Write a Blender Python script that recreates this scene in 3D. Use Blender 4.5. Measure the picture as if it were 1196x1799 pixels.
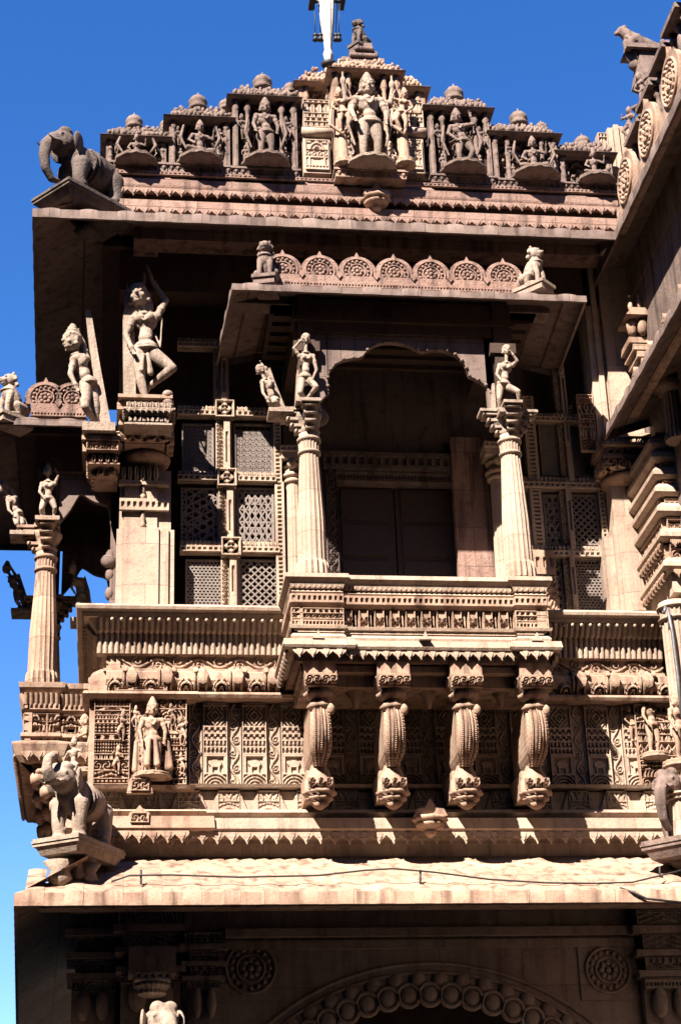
import bpy, math, random
import numpy as np
from mathutils import Vector, Matrix
R = math.radians
scene = bpy.context.scene
for o in list(bpy.data.objects): bpy.data.objects.remove(o)

# ------------------------------------------------------------------ camera, sky, sun, exposure
F, PITCH, YAW, ROLL = 3200.0, R(24.4), R(7.7), R(-2.03)      # focal length in photo pixels (photo 1196 x 1799)
fw = np.array([math.sin(YAW)*math.cos(PITCH), math.cos(YAW)*math.cos(PITCH), math.sin(PITCH)])
rt = np.array([math.cos(YAW), -math.sin(YAW), 0.0]); up = np.cross(rt, fw)
rt, up = math.cos(ROLL)*rt+math.sin(ROLL)*up, -math.sin(ROLL)*rt+math.cos(ROLL)*up
CAM = np.array([0, 0, 1.6])
cam = bpy.data.cameras.new('camera'); camo = bpy.data.objects.new('camera', cam)
scene.collection.objects.link(camo); scene.camera = camo
cam.sensor_fit = 'VERTICAL'; cam.sensor_height = 36.0; cam.lens = F/1799*36.0
cam.clip_start = 0.1; cam.clip_end = 6000
camo.matrix_world = Matrix(((rt[0], up[0], -fw[0], CAM[0]), (rt[1], up[1], -fw[1], CAM[1]), (rt[2], up[2], -fw[2], CAM[2]), (0, 0, 0, 1)))

SUN_EL, SUN_AZ = R(44.9), R(35.5)          # the light travels up-street to the right and into the wall
world = bpy.data.worlds.new('World'); scene.world = world; world.use_nodes = True
nt = world.node_tree; nt.nodes.clear()
sky = nt.nodes.new('ShaderNodeTexSky'); sky.sky_type = 'NISHITA'; sky.sun_disc = False
sky.sun_elevation = SUN_EL; sky.sun_rotation = math.pi+SUN_AZ
sky.air_density = 1.0; sky.dust_density = 0.0; sky.ozone_density = 2.2; sky.altitude = 300
bg = nt.nodes.new('ShaderNodeBackground'); bg.inputs[1].default_value = 0.054
wo = nt.nodes.new('ShaderNodeOutputWorld')
hs = nt.nodes.new('ShaderNodeHueSaturation'); hs.inputs['Hue'].default_value = 0.513; hs.inputs['Saturation'].default_value = 1.34; hs.inputs['Value'].default_value = 1.12
nt.links.new(sky.outputs[0], hs.inputs['Color']); nt.links.new(hs.outputs[0], bg.inputs[0]); nt.links.new(bg.outputs[0], wo.inputs[0])
sl = bpy.data.lights.new('sun', 'SUN'); sl.energy = 5.0; sl.angle = R(0.5); sl.color = (1.0, 0.90, 0.79)
so = bpy.data.objects.new('sun', sl); scene.collection.objects.link(so)
sdir = Vector((math.sin(SUN_AZ)*math.cos(SUN_EL), math.cos(SUN_AZ)*math.cos(SUN_EL), -math.sin(SUN_EL)))
so.rotation_euler = sdir.to_track_quat('-Z', 'Y').to_euler(); so.location = (-8, -10, 20)
scene.cycles.diffuse_bounces = 1; scene.cycles.max_bounces = 3
vs = scene.view_settings; vs.view_transform = 'Standard'; vs.look = 'None'; vs.exposure = 2.02; vs.gamma = 1.0

# ------------------------------------------------------------------ measuring helpers (photo pixel on a wall plane Y -> metres)
def W(px, py, Y):
    d = fw*F + rt*(px-598) - up*(py-899.5)
    return CAM + d*(Y/d[1])
def X_(px, Y, py=900): return float(W(px, py, Y)[0])
def Z_(py, Y, px=600): return float(W(px, py, Y)[2])

# ------------------------------------------------------------------ materials
def stone(name, c1, c2, c3, rough=0.85, bump=0.35, scale=1.0, stain=0.5, grain=38.0, blocks=0.0):
    c1, c2, c3 = [tuple(v*0.56 for v in c) for c in (c1, c2, c3)]
    m = bpy.data.materials.new(name); m.use_nodes = True; t = m.node_tree; n = t.nodes; L = t.links
    b = n['Principled BSDF']; b.inputs['Roughness'].default_value = rough
    b.inputs['Specular IOR Level'].default_value = 0.25
    tc = n.new('ShaderNodeTexCoord')
    def noise(s, det=6, ro=0.6):
        x = n.new('ShaderNodeTexNoise'); x.inputs['Scale'].default_value = s; x.inputs['Detail'].default_value = det
        x.inputs['Roughness'].default_value = ro; L.new(tc.outputs['Object'], x.inputs['Vector']); return x
    def ramp(src, a, bb):
        x = n.new('ShaderNodeMapRange'); x.inputs[1].default_value = a; x.inputs[2].default_value = bb
        L.new(src, x.inputs[0]); return x.outputs[0]
    def mix(f, a, bb):
        x = n.new('ShaderNodeMix'); x.data_type = 'RGBA'
        for s_, v in ((0, f), (6, a), (7, bb)):
            if hasattr(v, 'links'): L.new(v, x.inputs[s_])
            elif s_ == 0: x.inputs[0].default_value = v
            else: x.inputs[s_].default_value = (*v, 1)
        return x.outputs[2]
    n1, n2, n3 = noise(1.7*scale), noise(7*scale, 8, 0.7), noise(grain*scale, 4, 0.7)
    col = mix(ramp(n1.outputs[0], 0.38, 0.62), c1, c2)
    col = mix(ramp(n2.outputs[0], 0.52, 0.72), col, c3)
    mp = n.new('ShaderNodeMapping'); mp.inputs['Scale'].default_value = (9, 9, 0.9); L.new(tc.outputs['Object'], mp.inputs[0])
    ns = n.new('ShaderNodeTexNoise'); ns.inputs['Scale'].default_value = 1.0; ns.inputs['Detail'].default_value = 7; L.new(mp.outputs[0], ns.inputs['Vector'])
    dk = tuple(v*0.30 for v in c3)
    f = n.new('ShaderNodeMath'); f.operation = 'MULTIPLY'; f.inputs[1].default_value = stain; L.new(ramp(ns.outputs[0], 0.50, 0.70), f.inputs[0])
    col = mix(f.outputs[0], col, dk)
    sp = n.new('ShaderNodeMath'); sp.operation = 'MULTIPLY'; sp.inputs[1].default_value = 0.35; L.new(ramp(n3.outputs[0], 0.5, 0.8), sp.inputs[0])
    col = mix(sp.outputs[0], col, dk)
    if blocks:                                  # separate stone blocks with their own tone and thin joints
        sx_ = n.new('ShaderNodeSeparateXYZ'); L.new(tc.outputs['Object'], sx_.inputs[0]); cx_ = n.new('ShaderNodeCombineXYZ')
        a_ = n.new('ShaderNodeMath'); a_.operation = 'ADD'; L.new(sx_.outputs[0], a_.inputs[0]); L.new(sx_.outputs[1], a_.inputs[1])
        L.new(a_.outputs[0], cx_.inputs[0]); L.new(sx_.outputs[2], cx_.inputs[1])
        bk = n.new('ShaderNodeTexBrick'); L.new(cx_.outputs[0], bk.inputs['Vector']); bk.inputs['Scale'].default_value = 1.0
        bk.inputs['Brick Width'].default_value = 0.83; bk.inputs['Row Height'].default_value = 0.47; bk.inputs['Mortar Size'].default_value = 0.004; bk.inputs['Bias'].default_value = 0.1
        bk.inputs['Color1'].default_value = (1.08, 1.05, 1.0, 1); bk.inputs['Color2'].default_value = (0.76, 0.72, 0.70, 1); bk.inputs['Mortar'].default_value = (0.35, 0.30, 0.28, 1)
        mx = n.new('ShaderNodeMix'); mx.data_type = 'RGBA'; mx.blend_type = 'MULTIPLY'; mx.inputs[0].default_value = blocks
        L.new(col, mx.inputs[6]); L.new(bk.outputs[0], mx.inputs[7]); col = mx.outputs[2]
    L.new(col, b.inputs['Base Color'])
    ad = n.new('ShaderNodeMath'); ad.operation = 'ADD'; L.new(n3.outputs[0], ad.inputs[0]); L.new(n2.outputs[0], ad.inputs[1])
    bp = n.new('ShaderNodeBump'); bp.inputs['Strength'].default_value = bump; bp.inputs['Distance'].default_value = 0.02
    L.new(ad.outputs[0], bp.inputs['Height']); L.new(bp.outputs[0], b.inputs['Normal'])
    return m
def plain(name, c, rough=0.7, metal=0.0):
    m = bpy.data.materials.new(name); m.use_nodes = True; t = m.node_tree; b = t.nodes['Principled BSDF']
    b.inputs['Roughness'].default_value = rough; b.inputs['Metallic'].default_value = metal
    x = t.nodes.new('ShaderNodeTexNoise'); x.inputs['Scale'].default_value = 25; x.inputs['Detail'].default_value = 5
    r = t.nodes.new('ShaderNodeValToRGB'); r.color_ramp.elements[0].position = 0.35; r.color_ramp.elements[1].position = 0.7
    r.color_ramp.elements[0].color = (*[v*0.65 for v in c], 1); r.color_ramp.elements[1].color = (*c, 1)
    tc = t.nodes.new('ShaderNodeTexCoord'); t.links.new(tc.outputs['Object'], x.inputs['Vector'])
    t.links.new(x.outputs[0], r.inputs[0]); t.links.new(r.outputs[0], b.inputs['Base Color'])
    return m
M = dict(
    warm=stone('carved_sandstone', (0.58, 0.385, 0.285), (0.69, 0.50, 0.375), (0.40, 0.22, 0.17), stain=0.75, blocks=0.8),
    pale=stone('pale_sandstone', (0.74, 0.585, 0.46), (0.64, 0.48, 0.37), (0.48, 0.31, 0.25), stain=0.4, bump=0.35, blocks=0.7),
    grey=stone('weathered_and_shade_stone', (0.36, 0.26, 0.215), (0.27, 0.19, 0.165), (0.15, 0.10, 0.085), stain=0.7, scale=1.6, bump=.6),  # weathered pediment and statues; its dark colour also deepens the wing's shade
    statue=stone('statue_stone', (0.58, 0.45, 0.36), (0.48, 0.36, 0.28), (0.30, 0.20, 0.16), stain=0.6, bump=0.7),
    rose=stone('weathered_rose_sandstone', (0.45, 0.285, 0.235), (0.52, 0.355, 0.295), (0.27, 0.16, 0.135), stain=0.85, bump=.6, blocks=0.9),
    soot_and_shade=stone('blackened_and_shade_stone', (0.22, 0.17, 0.15), (0.17, 0.125, 0.11), (0.10, 0.07, 0.06), stain=0.7, bump=.9),  # blackened statues; also paints the recess shade onto door wall and frame
    dark=stone('shaded_inner_stone', (0.12, 0.075, 0.055), (0.09, 0.055, 0.042), (0.06, 0.035, 0.028), stain=0.4),  # shade put into the stone colour of inner walls, beams and soffits
    slab=stone('eave_slab_stone', (0.33, 0.25, 0.22), (0.27, 0.20, 0.18), (0.19, 0.12, 0.10), stain=0.6, blocks=1.0),
    lattice=stone('lattice_stone', (0.36, 0.30, 0.27), (0.30, 0.24, 0.21), (0.22, 0.16, 0.14), stain=0.2),
    wood=plain('dark_door_wood', (0.035, 0.022, 0.016), 0.6),
    cloth=plain('white_cloth', (0.50, 0.47, 0.43), 0.9),
    iron=plain('dark_iron', (0.03, 0.028, 0.028), 0.6, 0.3),
    pipe=plain('grey_pipe_metal', (0.16, 0.16, 0.17), 0.5, 0.4),
    ground=stone('paving', (0.24, 0.20, 0.16), (0.20, 0.16, 0.13), (0.15, 0.12, 0.10), stain=0.1, scale=0.4),
)

# ------------------------------------------------------------------ mesh builder
class MB:
    def __init__(s): s.V = []; s.Q = []; s.T = []; s.P = []; s.n = 0
    def add(s, v, quads=None, tris=None, polys=None, smooth=False):
        v = np.asarray(v, float).reshape(-1, 3)
        if quads is not None and len(quads): s.Q.append((np.asarray(quads, int)+s.n, smooth))
        if tris is not None and len(tris): s.T.append((np.asarray(tris, int)+s.n, smooth))
        if polys is not None:
            for p in polys: s.P.append(([i+s.n for i in p], smooth))
        s.V.append(v); s.n += len(v)
    def mesh(s, name, off=(0, 0, 0)):
        me = bpy.data.meshes.new(name)
        V = np.concatenate(s.V) - np.array(off, float)
        loops = []; starts = []; sm = []; c = 0
        for q, f in s.Q:
            loops.append(q.ravel()); k = len(q); starts.append(np.arange(k)*4+c); c += 4*k; sm.append(np.full(k, f))
        for q, f in s.T:
            loops.append(q.ravel()); k = len(q); starts.append(np.arange(k)*3+c); c += 3*k; sm.append(np.full(k, f))
        for p, f in s.P:
            loops.append(np.array(p)); starts.append(np.array([c])); c += len(p); sm.append(np.array([f]))
        loops = np.concatenate(loops); starts = np.concatenate(starts); sm = np.concatenate(sm)
        me.vertices.add(len(V)); me.vertices.foreach_set('co', V.ravel())
        me.loops.add(len(loops)); me.loops.foreach_set('vertex_index', loops.astype(np.int32))
        me.polygons.add(len(starts)); me.polygons.foreach_set('loop_start', starts.astype(np.int32))
        me.update(calc_edges=True); me.polygons.foreach_set('use_smooth', sm.astype(bool)); me.validate(); me.update()
        return me
    # ---- primitives
    def box(s, x0, x1, y0, y1, z0, z1):
        v = [(x0, y0, z0), (x1, y0, z0), (x1, y1, z0), (x0, y1, z0), (x0, y0, z1), (x1, y0, z1), (x1, y1, z1), (x0, y1, z1)]
        s.add(v, [(0, 3, 2, 1), (4, 5, 6, 7), (0, 1, 5, 4), (1, 2, 6, 5), (2, 3, 7, 6), (3, 0, 4, 7)]); return s
    def obox(s, c, ax, ay, az, taper=1.0):      # oriented box, half axes
        c, ax, ay, az = [np.array(k, float) for k in (c, ax, ay, az)]
        v = [c+i*ax*(taper if k > 0 else 1)+j*ay*(taper if k > 0 else 1)+k*az for k in (-1, 1) for j in (-1, 1) for i in (-1, 1)]
        s.add(v, [(0, 2, 3, 1), (4, 5, 7, 6), (0, 1, 5, 4), (1, 3, 7, 5), (3, 2, 6, 7), (2, 0, 4, 6)]); return s
    def prism(s, poly, o, u, a, b, smooth=False):     # poly (s,z) in frame at o=(x,y), along u, extruded out a..b
        u = np.array(u, float); nn = np.array([u[1], -u[0]]); k = len(poly)
        def P(q, w): return (o[0]+u[0]*q[0]+nn[0]*w, o[1]+u[1]*q[0]+nn[1]*w, q[1])
        v = [P(q, b) for q in poly]+[P(q, a) for q in poly]
        s.add(v, [(i, i+k, (i+1) % k+k, (i+1) % k) for i in range(k)], polys=[list(range(k)), list(range(2*k-1, k-1, -1))], smooth=False); return s
    def lathe(s, prof, cx, cy, n=24, fn=None, smooth=True, sq=False, ang0=0.0):
        th = np.arange(n)*2*math.pi/n+ang0; k = len(prof); V = []
        for r, z in prof:
            rr = np.full(n, r)
            if fn is not None: rr = rr*fn(th, z)
            V.append(np.stack([cx+rr*np.cos(th), cy+rr*np.sin(th), np.full(n, z)], 1))
        i = np.arange(n); j = (i+1) % n; Q = []
        for a in range(k-1): Q.append(np.stack([a*n+i, a*n+j, (a+1)*n+j, (a+1)*n+i], 1))
        s.add(np.concatenate(V), np.concatenate(Q), polys=[list(range(n-1, -1, -1)), list(range((k-1)*n, k*n))], smooth=smooth); return s
    def ell(s, c, r, rot=None, n=14, m=10):
        th = np.arange(n)*2*math.pi/n; V = [(0, 0, -1)]
        for a in range(1, m):
            ph = -math.pi/2+math.pi*a/m
            V += [(math.cos(ph)*math.cos(t), math.cos(ph)*math.sin(t), math.sin(ph)) for t in th]
        V.append((0, 0, 1)); V = np.array(V)*np.array(r, float)
        if rot is not None: V = V @ np.array(rot).T
        V = V+np.array(c, float); T = []; Q = []
        for i in range(n): T.append((0, 1+(i+1) % n, 1+i)); T.append((len(V)-1, 1+(m-2)*n+i, 1+(m-2)*n+(i+1) % n))
        for a in range(m-2):
            for i in range(n): Q.append((1+a*n+i, 1+a*n+(i+1) % n, 1+(a+1)*n+(i+1) % n, 1+(a+1)*n+i))
        s.add(V, Q, T, smooth=True); return s
    def tube(s, pts, rad, n=8, closed=False, smooth=True):
        pts = [np.array(p, float) for p in pts]; k = len(pts)
        if not hasattr(rad, '__len__'): rad = [rad]*k
        V = []; a0 = None
        for i in range(k):
            d = pts[(i+1) % k if closed else min(i+1, k-1)]-pts[(i-1) % k if closed else max(i-1, 0)]
            d = d/(np.linalg.norm(d)+1e-9)
            if a0 is None: a0 = np.array([0, 0, 1.0]) if abs(d[2]) < 0.9 else np.array([1.0, 0, 0])
            b = np.cross(d, a0); b /= np.linalg.norm(b)+1e-9; a = np.cross(b, d); a0 = a
            for j in range(n):
                t = 2*math.pi*j/n; V.append(pts[i]+rad[i]*(a*math.cos(t)+b*math.sin(t)))
        Q = []
        for i in range(k if closed else k-1):
            for j in range(n): Q.append((i*n+j, i*n+(j+1) % n, ((i+1) % k)*n+(j+1) % n, ((i+1) % k)*n+j))
        s.add(V, Q, polys=None if closed else [list(range(n-1, -1, -1)), list(range((k-1)*n, k*n))], smooth=smooth); return s
    def cap(s, a, b, ra, rb, n=12):
        a, b = np.array(a, float), np.array(b, float); s.tube([a, b], [ra, rb], n); s.ell(a, (ra,)*3, n=n, m=8); s.ell(b, (rb,)*3, n=n, m=8); return s
    def sweep(s, path, prof, caps=True):       # path (x,y) with outward = right-hand side; prof [(out,z)]
        P = [np.array(p, float) for p in path]; k = len(P); m = len(prof); V = []
        for i in range(k):
            n1 = n2 = None
            if i > 0: d = P[i]-P[i-1]; d /= np.linalg.norm(d); n1 = np.array([d[1], -d[0]])
            if i < k-1: d = P[i+1]-P[i]; d /= np.linalg.norm(d); n2 = np.array([d[1], -d[0]])
            if n1 is None: mt = n2
            elif n2 is None: mt = n1
            else: mt = (n1+n2)/(1+n1@n2)
            for o, z in prof: V.append((P[i][0]+mt[0]*o, P[i][1]+mt[1]*o, z))
        Q = [(i*m+j, (i+1)*m+j, (i+1)*m+j+1, i*m+j+1) for i in range(k-1) for j in range(m-1)]
        s.add(V, Q, polys=[list(range(m)), list(range(k*m-1, (k-1)*m-1, -1))] if caps else None); return s
    def rs(s, o, u, L, curve, fn, depth, res=0.008, back=0.02):   # carved surface: curve [(out,z)] bottom to top, swept along u
        u = np.array(u, float); nn = np.array([u[1], -u[0]]); c = np.array(curve, float)
        seg = np.hypot(*(c[1:]-c[:-1]).T); cum = np.concatenate([[0], np.cumsum(seg)]); H = cum[-1]
        ns = max(2, int(L/res)+1); ntt = max(2, int(H/res)+1)
        t = np.linspace(0, H, ntt); S = np.linspace(0, L, ns)
        out = np.interp(t, cum, c[:, 0]); z = np.interp(t, cum, c[:, 1])
        SS, TT = np.meshgrid(S, t); h = np.clip(fn(SS, TT, L, H), 0, 1)*depth
        dz = np.gradient(z, t) if ntt > 2 else np.ones(ntt); do = np.gradient(out, t) if ntt > 2 else np.zeros(ntt)
        OO = out[:, None]+h*dz[:, None]; ZZ = z[:, None]-h*do[:, None]
        # skirt
        OO = np.pad(OO, 1, mode='edge'); ZZ = np.pad(ZZ, 1, mode='edge'); SS = np.pad(SS, 1, mode='edge')
        base = np.pad(np.repeat(out[:, None], ns, 1), 1, mode='edge')-back
        msk = np.zeros_like(OO, bool); msk[0] = msk[-1] = True; msk[:, 0] = msk[:, -1] = True
        OO = np.where(msk, base, OO)
        V = np.stack([o[0]+u[0]*SS+nn[0]*OO, o[1]+u[1]*SS+nn[1]*OO, ZZ], -1).reshape(-1, 3)
        a, b = OO.shape; I = np.arange(a*b).reshape(a, b)
        Q = np.stack([I[:-1, :-1].ravel(), I[:-1, 1:].ravel(), I[1:, 1:].ravel(), I[1:, :-1].ravel()], 1)
        s.add(V, Q, smooth=False); return s
    def flat(s, x0, x1, z0, z1, Y, fn, depth, res=0.008, back=0.02):
        return s.rs((x0, Y), (1, 0), x1-x0, [(0, z0), (0, z1)], fn, depth, res, back)

# ------------------------------------------------------------------ carving patterns: f(s, t, L, H) -> 0..1
def sst(x, a, b): t = np.clip((x-a)/(b-a), 0, 1); return t*t*(3-2*t)
def fit(L, p): return L/max(1, round(L/p))
def border(s, t, L, H, w): return np.maximum(np.maximum(1-sst(s, w, w*1.5), 1-sst(L-s, w, w*1.5)), np.maximum(1-sst(t, w, w*1.5), 1-sst(H-t, w, w*1.5)))
def p_vine(s, t, L, H, per=0.32, vert=False):
    if vert: s, t, L, H = t, s, H, L
    per = fit(L, per); ph = s/per*2*np.pi; c = H/2+0.27*H*np.sin(ph); d = np.abs(t-c)
    st = 1-sst(d, H*0.055, H*0.11)
    k = np.floor(s/per*2); cx = (k+0.5)*per/2; sg = np.where(k % 2 == 0, 1, -1); cy = H/2-sg*H*0.13
    dx, dy = s-cx, (t-cy); r = np.hypot(dx, dy*1.0)/(H*0.36); a = np.arctan2(dy*sg, dx)
    sp = (0.5+0.5*np.cos(a*1+r*11))*(r < 1); sp = sst(sp, 0.35, 0.7)
    e = 1-sst(np.minimum(t, H-t), H*0.05, H*0.08)
    return np.maximum(np.maximum(st, sp*0.8), e)
def p_ribs(per):
    return lambda s, t, L, H: np.abs(np.sin(np.pi*s/fit(L, per)))**0.6
def p_dent(per=0.06):
    def f(s, t, L, H):
        p = fit(L, per); x = (s % p)/p; y = t/H
        return np.maximum(1-((x > 0.25) & (x < 0.75) & (y > 0.28) & (y < 0.72)), 0)*1.0
    return f
def p_petal(per=0.07):
    def f(s, t, L, H):
        p = fit(L, per); x = ((s % p)/p-0.5)*2; y = t/H
        e = np.abs(x)-(1-np.abs(y-0.45)**2*2.2)*0.85
        return sst(-e, 0.0, 0.2)*(1-0.5*sst(-np.abs(x), -0.18, -0.05))
    return f
def p_lozenge(per=0.09):
    def f(s, t, L, H):
        p = fit(L, per); x = np.abs((s % p)/p-0.5)*2; y = np.abs(t/H-0.5)*2
        return np.maximum(sst(0.9-(x+y), 0, 0.15)*(1-sst(0.45-(x+y), 0, 0.1)*0.7), (y > 0.85)*1.0)
    return f
def p_spiral(per=0.12):
    def f(s, t, L, H):
        p = fit(L, per); k = np.floor(s/p); dx = (s-(k+0.5)*p); dy = t-H/2; r = np.hypot(dx, dy)/(min(p, H)*0.55); a = np.arctan2(dy, np.where(k % 2 == 0, dx, -dx))
        return sst(0.5+0.5*np.cos(a*2+r*10), 0.35, 0.65)*(r < 1)
    return f
def p_band(seed, n=None, mirror=True):        # stacked bands of ornament, mirrored about the middle
    rnd = random.Random(seed)
    def f(s, t, L, H):
        r2 = random.Random(seed); out = np.zeros_like(s); y = 0.0
        x = np.abs(s-L/2) if mirror else s
        while y < H-0.01:
            h = min(H-y, r2.choice([0.045, 0.06, 0.08, 0.11, 0.15])); kk = r2.randrange(8); a = r2.uniform(0.05, 0.10)
            m = (t >= y) & (t < y+h); tt = t-y
            if kk == 0: v = p_petal(a)(s, tt, L, h)
            elif kk == 1: v = p_lozenge(a)(s, tt, L, h)
            elif kk == 2: v = p_spiral(a*1.3)(s, tt, L, h)
            elif kk == 3: v = sst(np.sin(x*2*np.pi/a+np.sin(tt*50)*1.2)*np.cos((tt/h-0.5)*3.0), -0.05, 0.25)
            elif kk == 4: rr = np.hypot(x, tt-h*0.1); v = sst(np.cos(rr*2*np.pi/0.035), -0.2, 0.3)*sst(L*0.45-x, 0, 0.01)
            elif kk == 5: v = p_dent(a*0.6)(s, tt, L, h)
            elif kk == 6: v = sst(np.cos(2*np.pi*(x/a+tt/0.07))*np.cos(2*np.pi*(x/a-tt/0.07)), -0.15, 0.2)
            else: v = sst(np.sin(x*170)*0.5+np.cos(tt*120+x*40), 0.0, 0.4)
            edge = (tt < 0.010) | (tt > h-0.004)
            v = np.where(edge, 1.0, v*0.85)
            out = np.where(m, v, out); y += h
        return np.maximum(out, border(s, t, L, H, 0.008))
    return f
def p_shrine(seed):           # a little carved temple: foot, niche, storeys, pointed top
    def f(s, t, L, H):
        x = np.abs(s-L/2)/L; y = t/H
        b = p_band(seed)(s, t, L, H)
        niche = (x < 0.16) & (y > 0.16+0.0*x) & (y < 0.36)
        post = sst(np.cos(x*L*2*np.pi/0.045), -0.1, 0.2)
        b = np.where((y > 0.14) & (y < 0.40), np.maximum(post*(x > 0.2), 0.25), b)
        b = np.where(niche, 0, b)
        b = np.where((np.abs(y-0.4) < 0.02) | (np.abs(y-0.13) < 0.018) | (np.abs(y-0.66) < 0.012), 1, b)
        arch = np.hypot(x*L, (y-0.66)*H*0.8); b = np.where((y > 0.67) & (y < 0.9), sst(np.cos(arch*2*np.pi/0.04), -0.2, 0.2)*(x < 0.42-(y-0.67)*0.9), b)
        return np.maximum(b, border(s, t, L, H, 0.010))
    return f
def p_panel(s, t, L, H):         # tall strip: shell, beast niche, storeys of little pillars, vase
    x = (s-L/2); ax_ = np.abs(x); y = t/H; v = np.zeros_like(s)
    r = np.hypot(x, t-H*0.02); v = np.where(y < 0.17, sst(np.cos(r*2*np.pi/0.034), -0.2, 0.2), v)
    bx_ = np.hypot(x/(L*0.26), (y-0.29)/0.045); v = np.where((y > 0.17) & (y < 0.40), np.maximum.reduce([(bx_ < 1)*0.8, (ax_ > L*0.36)*0.9, (np.abs(ax_-L*0.14) < 0.010)*(y < 0.29)*0.8, (np.abs(y-0.385) < 0.012)*1.0]), v)
    v = np.where((y >= 0.40) & (y < 0.56), sst(np.cos(2*np.pi*x/0.042)+0.6*np.cos(2*np.pi*t/0.06), -0.1, 0.4), v)
    v = np.where((y >= 0.56) & (y < 0.72), sst(np.cos(2*np.pi*x/0.06)*np.cos(2*np.pi*t/0.07)*1.5, -0.1, 0.3), v)
    v = np.where((y >= 0.72), sst(np.cos(2*np.pi*(ax_*1.2+np.abs(y-0.85)*H)/0.052), -0.15, 0.25)*(ax_ < L*0.42-(y-0.72)*0.12), v)
    for k in (0.17, 0.40, 0.48, 0.56, 0.64, 0.72, 0.97): v = np.where(np.abs(y-k) < 0.011, 1.0, v)
    return np.maximum(v*0.95, border(s, t, L, H, 0.009))
def p_scale(per=0.06, row=0.04):
    def f(s, t, L, H):
        k = np.floor(t/row); x = ((s+(k % 2)*per/2) % per)/per-0.5; y = (t % row)/row
        return sst(1-np.hypot(x*2, y*0.9), 0, 0.6)
    return f
def p_frieze(s, t, L, H):        # shells and little beasts in turn
    p = 0.36; x = s % p; k = np.floor(s/p)
    r = np.hypot(x-0.09, (t-H*0.15)*0.8); shell = sst(np.cos(r*2*np.pi/0.030), -0.3, 0.2)*(r < 0.085)
    xb = x-0.26; body = 1-sst(np.hypot(xb/0.065, (t-H*0.55)/(H*0.24)), 0.8, 1.0); legs = (np.abs(np.abs(xb)-0.04) < 0.012)*(t < H*0.6); hd = 1-sst(np.hypot(xb+0.07*np.where(k % 2 == 0, 1, -1), t-H*0.72)/0.03, 0.7, 1.0)
    return np.maximum.reduce([shell, body, legs*0.8, hd, (t < H*0.1)*1.0, (np.abs(x-0.18) < 0.012)*0.7])
def p_rough(seed):
    def f(s, t, L, H):
        g = random.Random(seed); v = np.zeros_like(s)
        for _ in range(9): v = v+np.sin(s*g.uniform(20, 160)+t*g.uniform(-90, 90)+g.uniform(0, 6))
        return sst(v, -2.2, 2.2)
    return f

# ------------------------------------------------------------------ objects: things, parts, labels
def thing(name, label, cat, loc=(0, 0, 0), group=None):
    o = bpy.data.objects.new(name, None); scene.collection.objects.link(o); o.location = loc; o.empty_display_size = 0.3
    o['label'] = label; o['category'] = cat
    if group: o['group'] = group
    return o
def wloc(o):
    v = Vector((0, 0, 0))
    while o is not None: v = v+o.location; o = o.parent
    return v
def part(name, mb, mat, parent, label=None):      # vertices given in world space
    off = wloc(parent)
    me = mb.mesh(name, off) if isinstance(mb, MB) else mb
    me.materials.append(M[mat]); o = bpy.data.objects.new(name, me); scene.collection.objects.link(o); o.parent = parent
    if label: o['label'] = label
    return o
def single(name, mb, mat, label, cat, base, group=None):
    me = mb.mesh(name, base); me.materials.append(M[mat]); o = bpy.data.objects.new(name, me); scene.collection.objects.link(o)
    o.location = base; o['label'] = label; o['category'] = cat
    if group: o['group'] = group
    return o
def struct(name, mb, mat):
    me = mb.mesh(name); me.materials.append(M[mat]); o = bpy.data.objects.new(name, me); scene.collection.objects.link(o); o['kind'] = 'structure'; return o
def shift(o, d, parent=None):                     # copy of a part (with sub-parts) moved by d
    c = o.copy(); scene.collection.objects.link(c); c.parent = parent or o.parent
    c.location = Vector(o.location)+Vector(d)
    for ch in [q for q in bpy.data.objects if q.parent == o]:
        g = ch.copy(); scene.collection.objects.link(g); g.parent = c
    return c
def sculpt(mb, voxel, smooth=2, disp=0.0):        # fuse overlapping forms into one carved surface
    me = mb.mesh('tmp'); o = bpy.data.objects.new('tmp', me); scene.collection.objects.link(o)
    r = o.modifiers.new('r', 'REMESH'); r.mode = 'VOXEL'; r.voxel_size = voxel; r.use_smooth_shade = True
    if smooth: sm = o.modifiers.new('s', 'SMOOTH'); sm.factor = 0.5; sm.iterations = smooth
    dg = bpy.context.evaluated_depsgraph_get(); ev = o.evaluated_get(dg); m2 = bpy.data.meshes.new_from_object(ev)
    k = len(m2.vertices); V = np.empty(k*3); m2.vertices.foreach_get('co', V)
    pl = len(m2.polygons); out = MB()
    ls = np.empty(pl, int); lt = np.empty(pl, int); m2.polygons.foreach_get('loop_start', ls); m2.polygons.foreach_get('loop_total', lt)
    lv = np.empty(len(m2.loops), int); m2.loops.foreach_get('vertex_index', lv)
    q = ls[lt == 4]; t = ls[lt == 3]
    out.add(V.reshape(-1, 3), quads=lv[q[:, None]+np.arange(4)] if len(q) else None, tris=lv[t[:, None]+np.arange(3)] if len(t) else None, smooth=True)
    bpy.data.objects.remove(o); bpy.data.meshes.remove(me); bpy.data.meshes.remove(m2)
    return out
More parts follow.
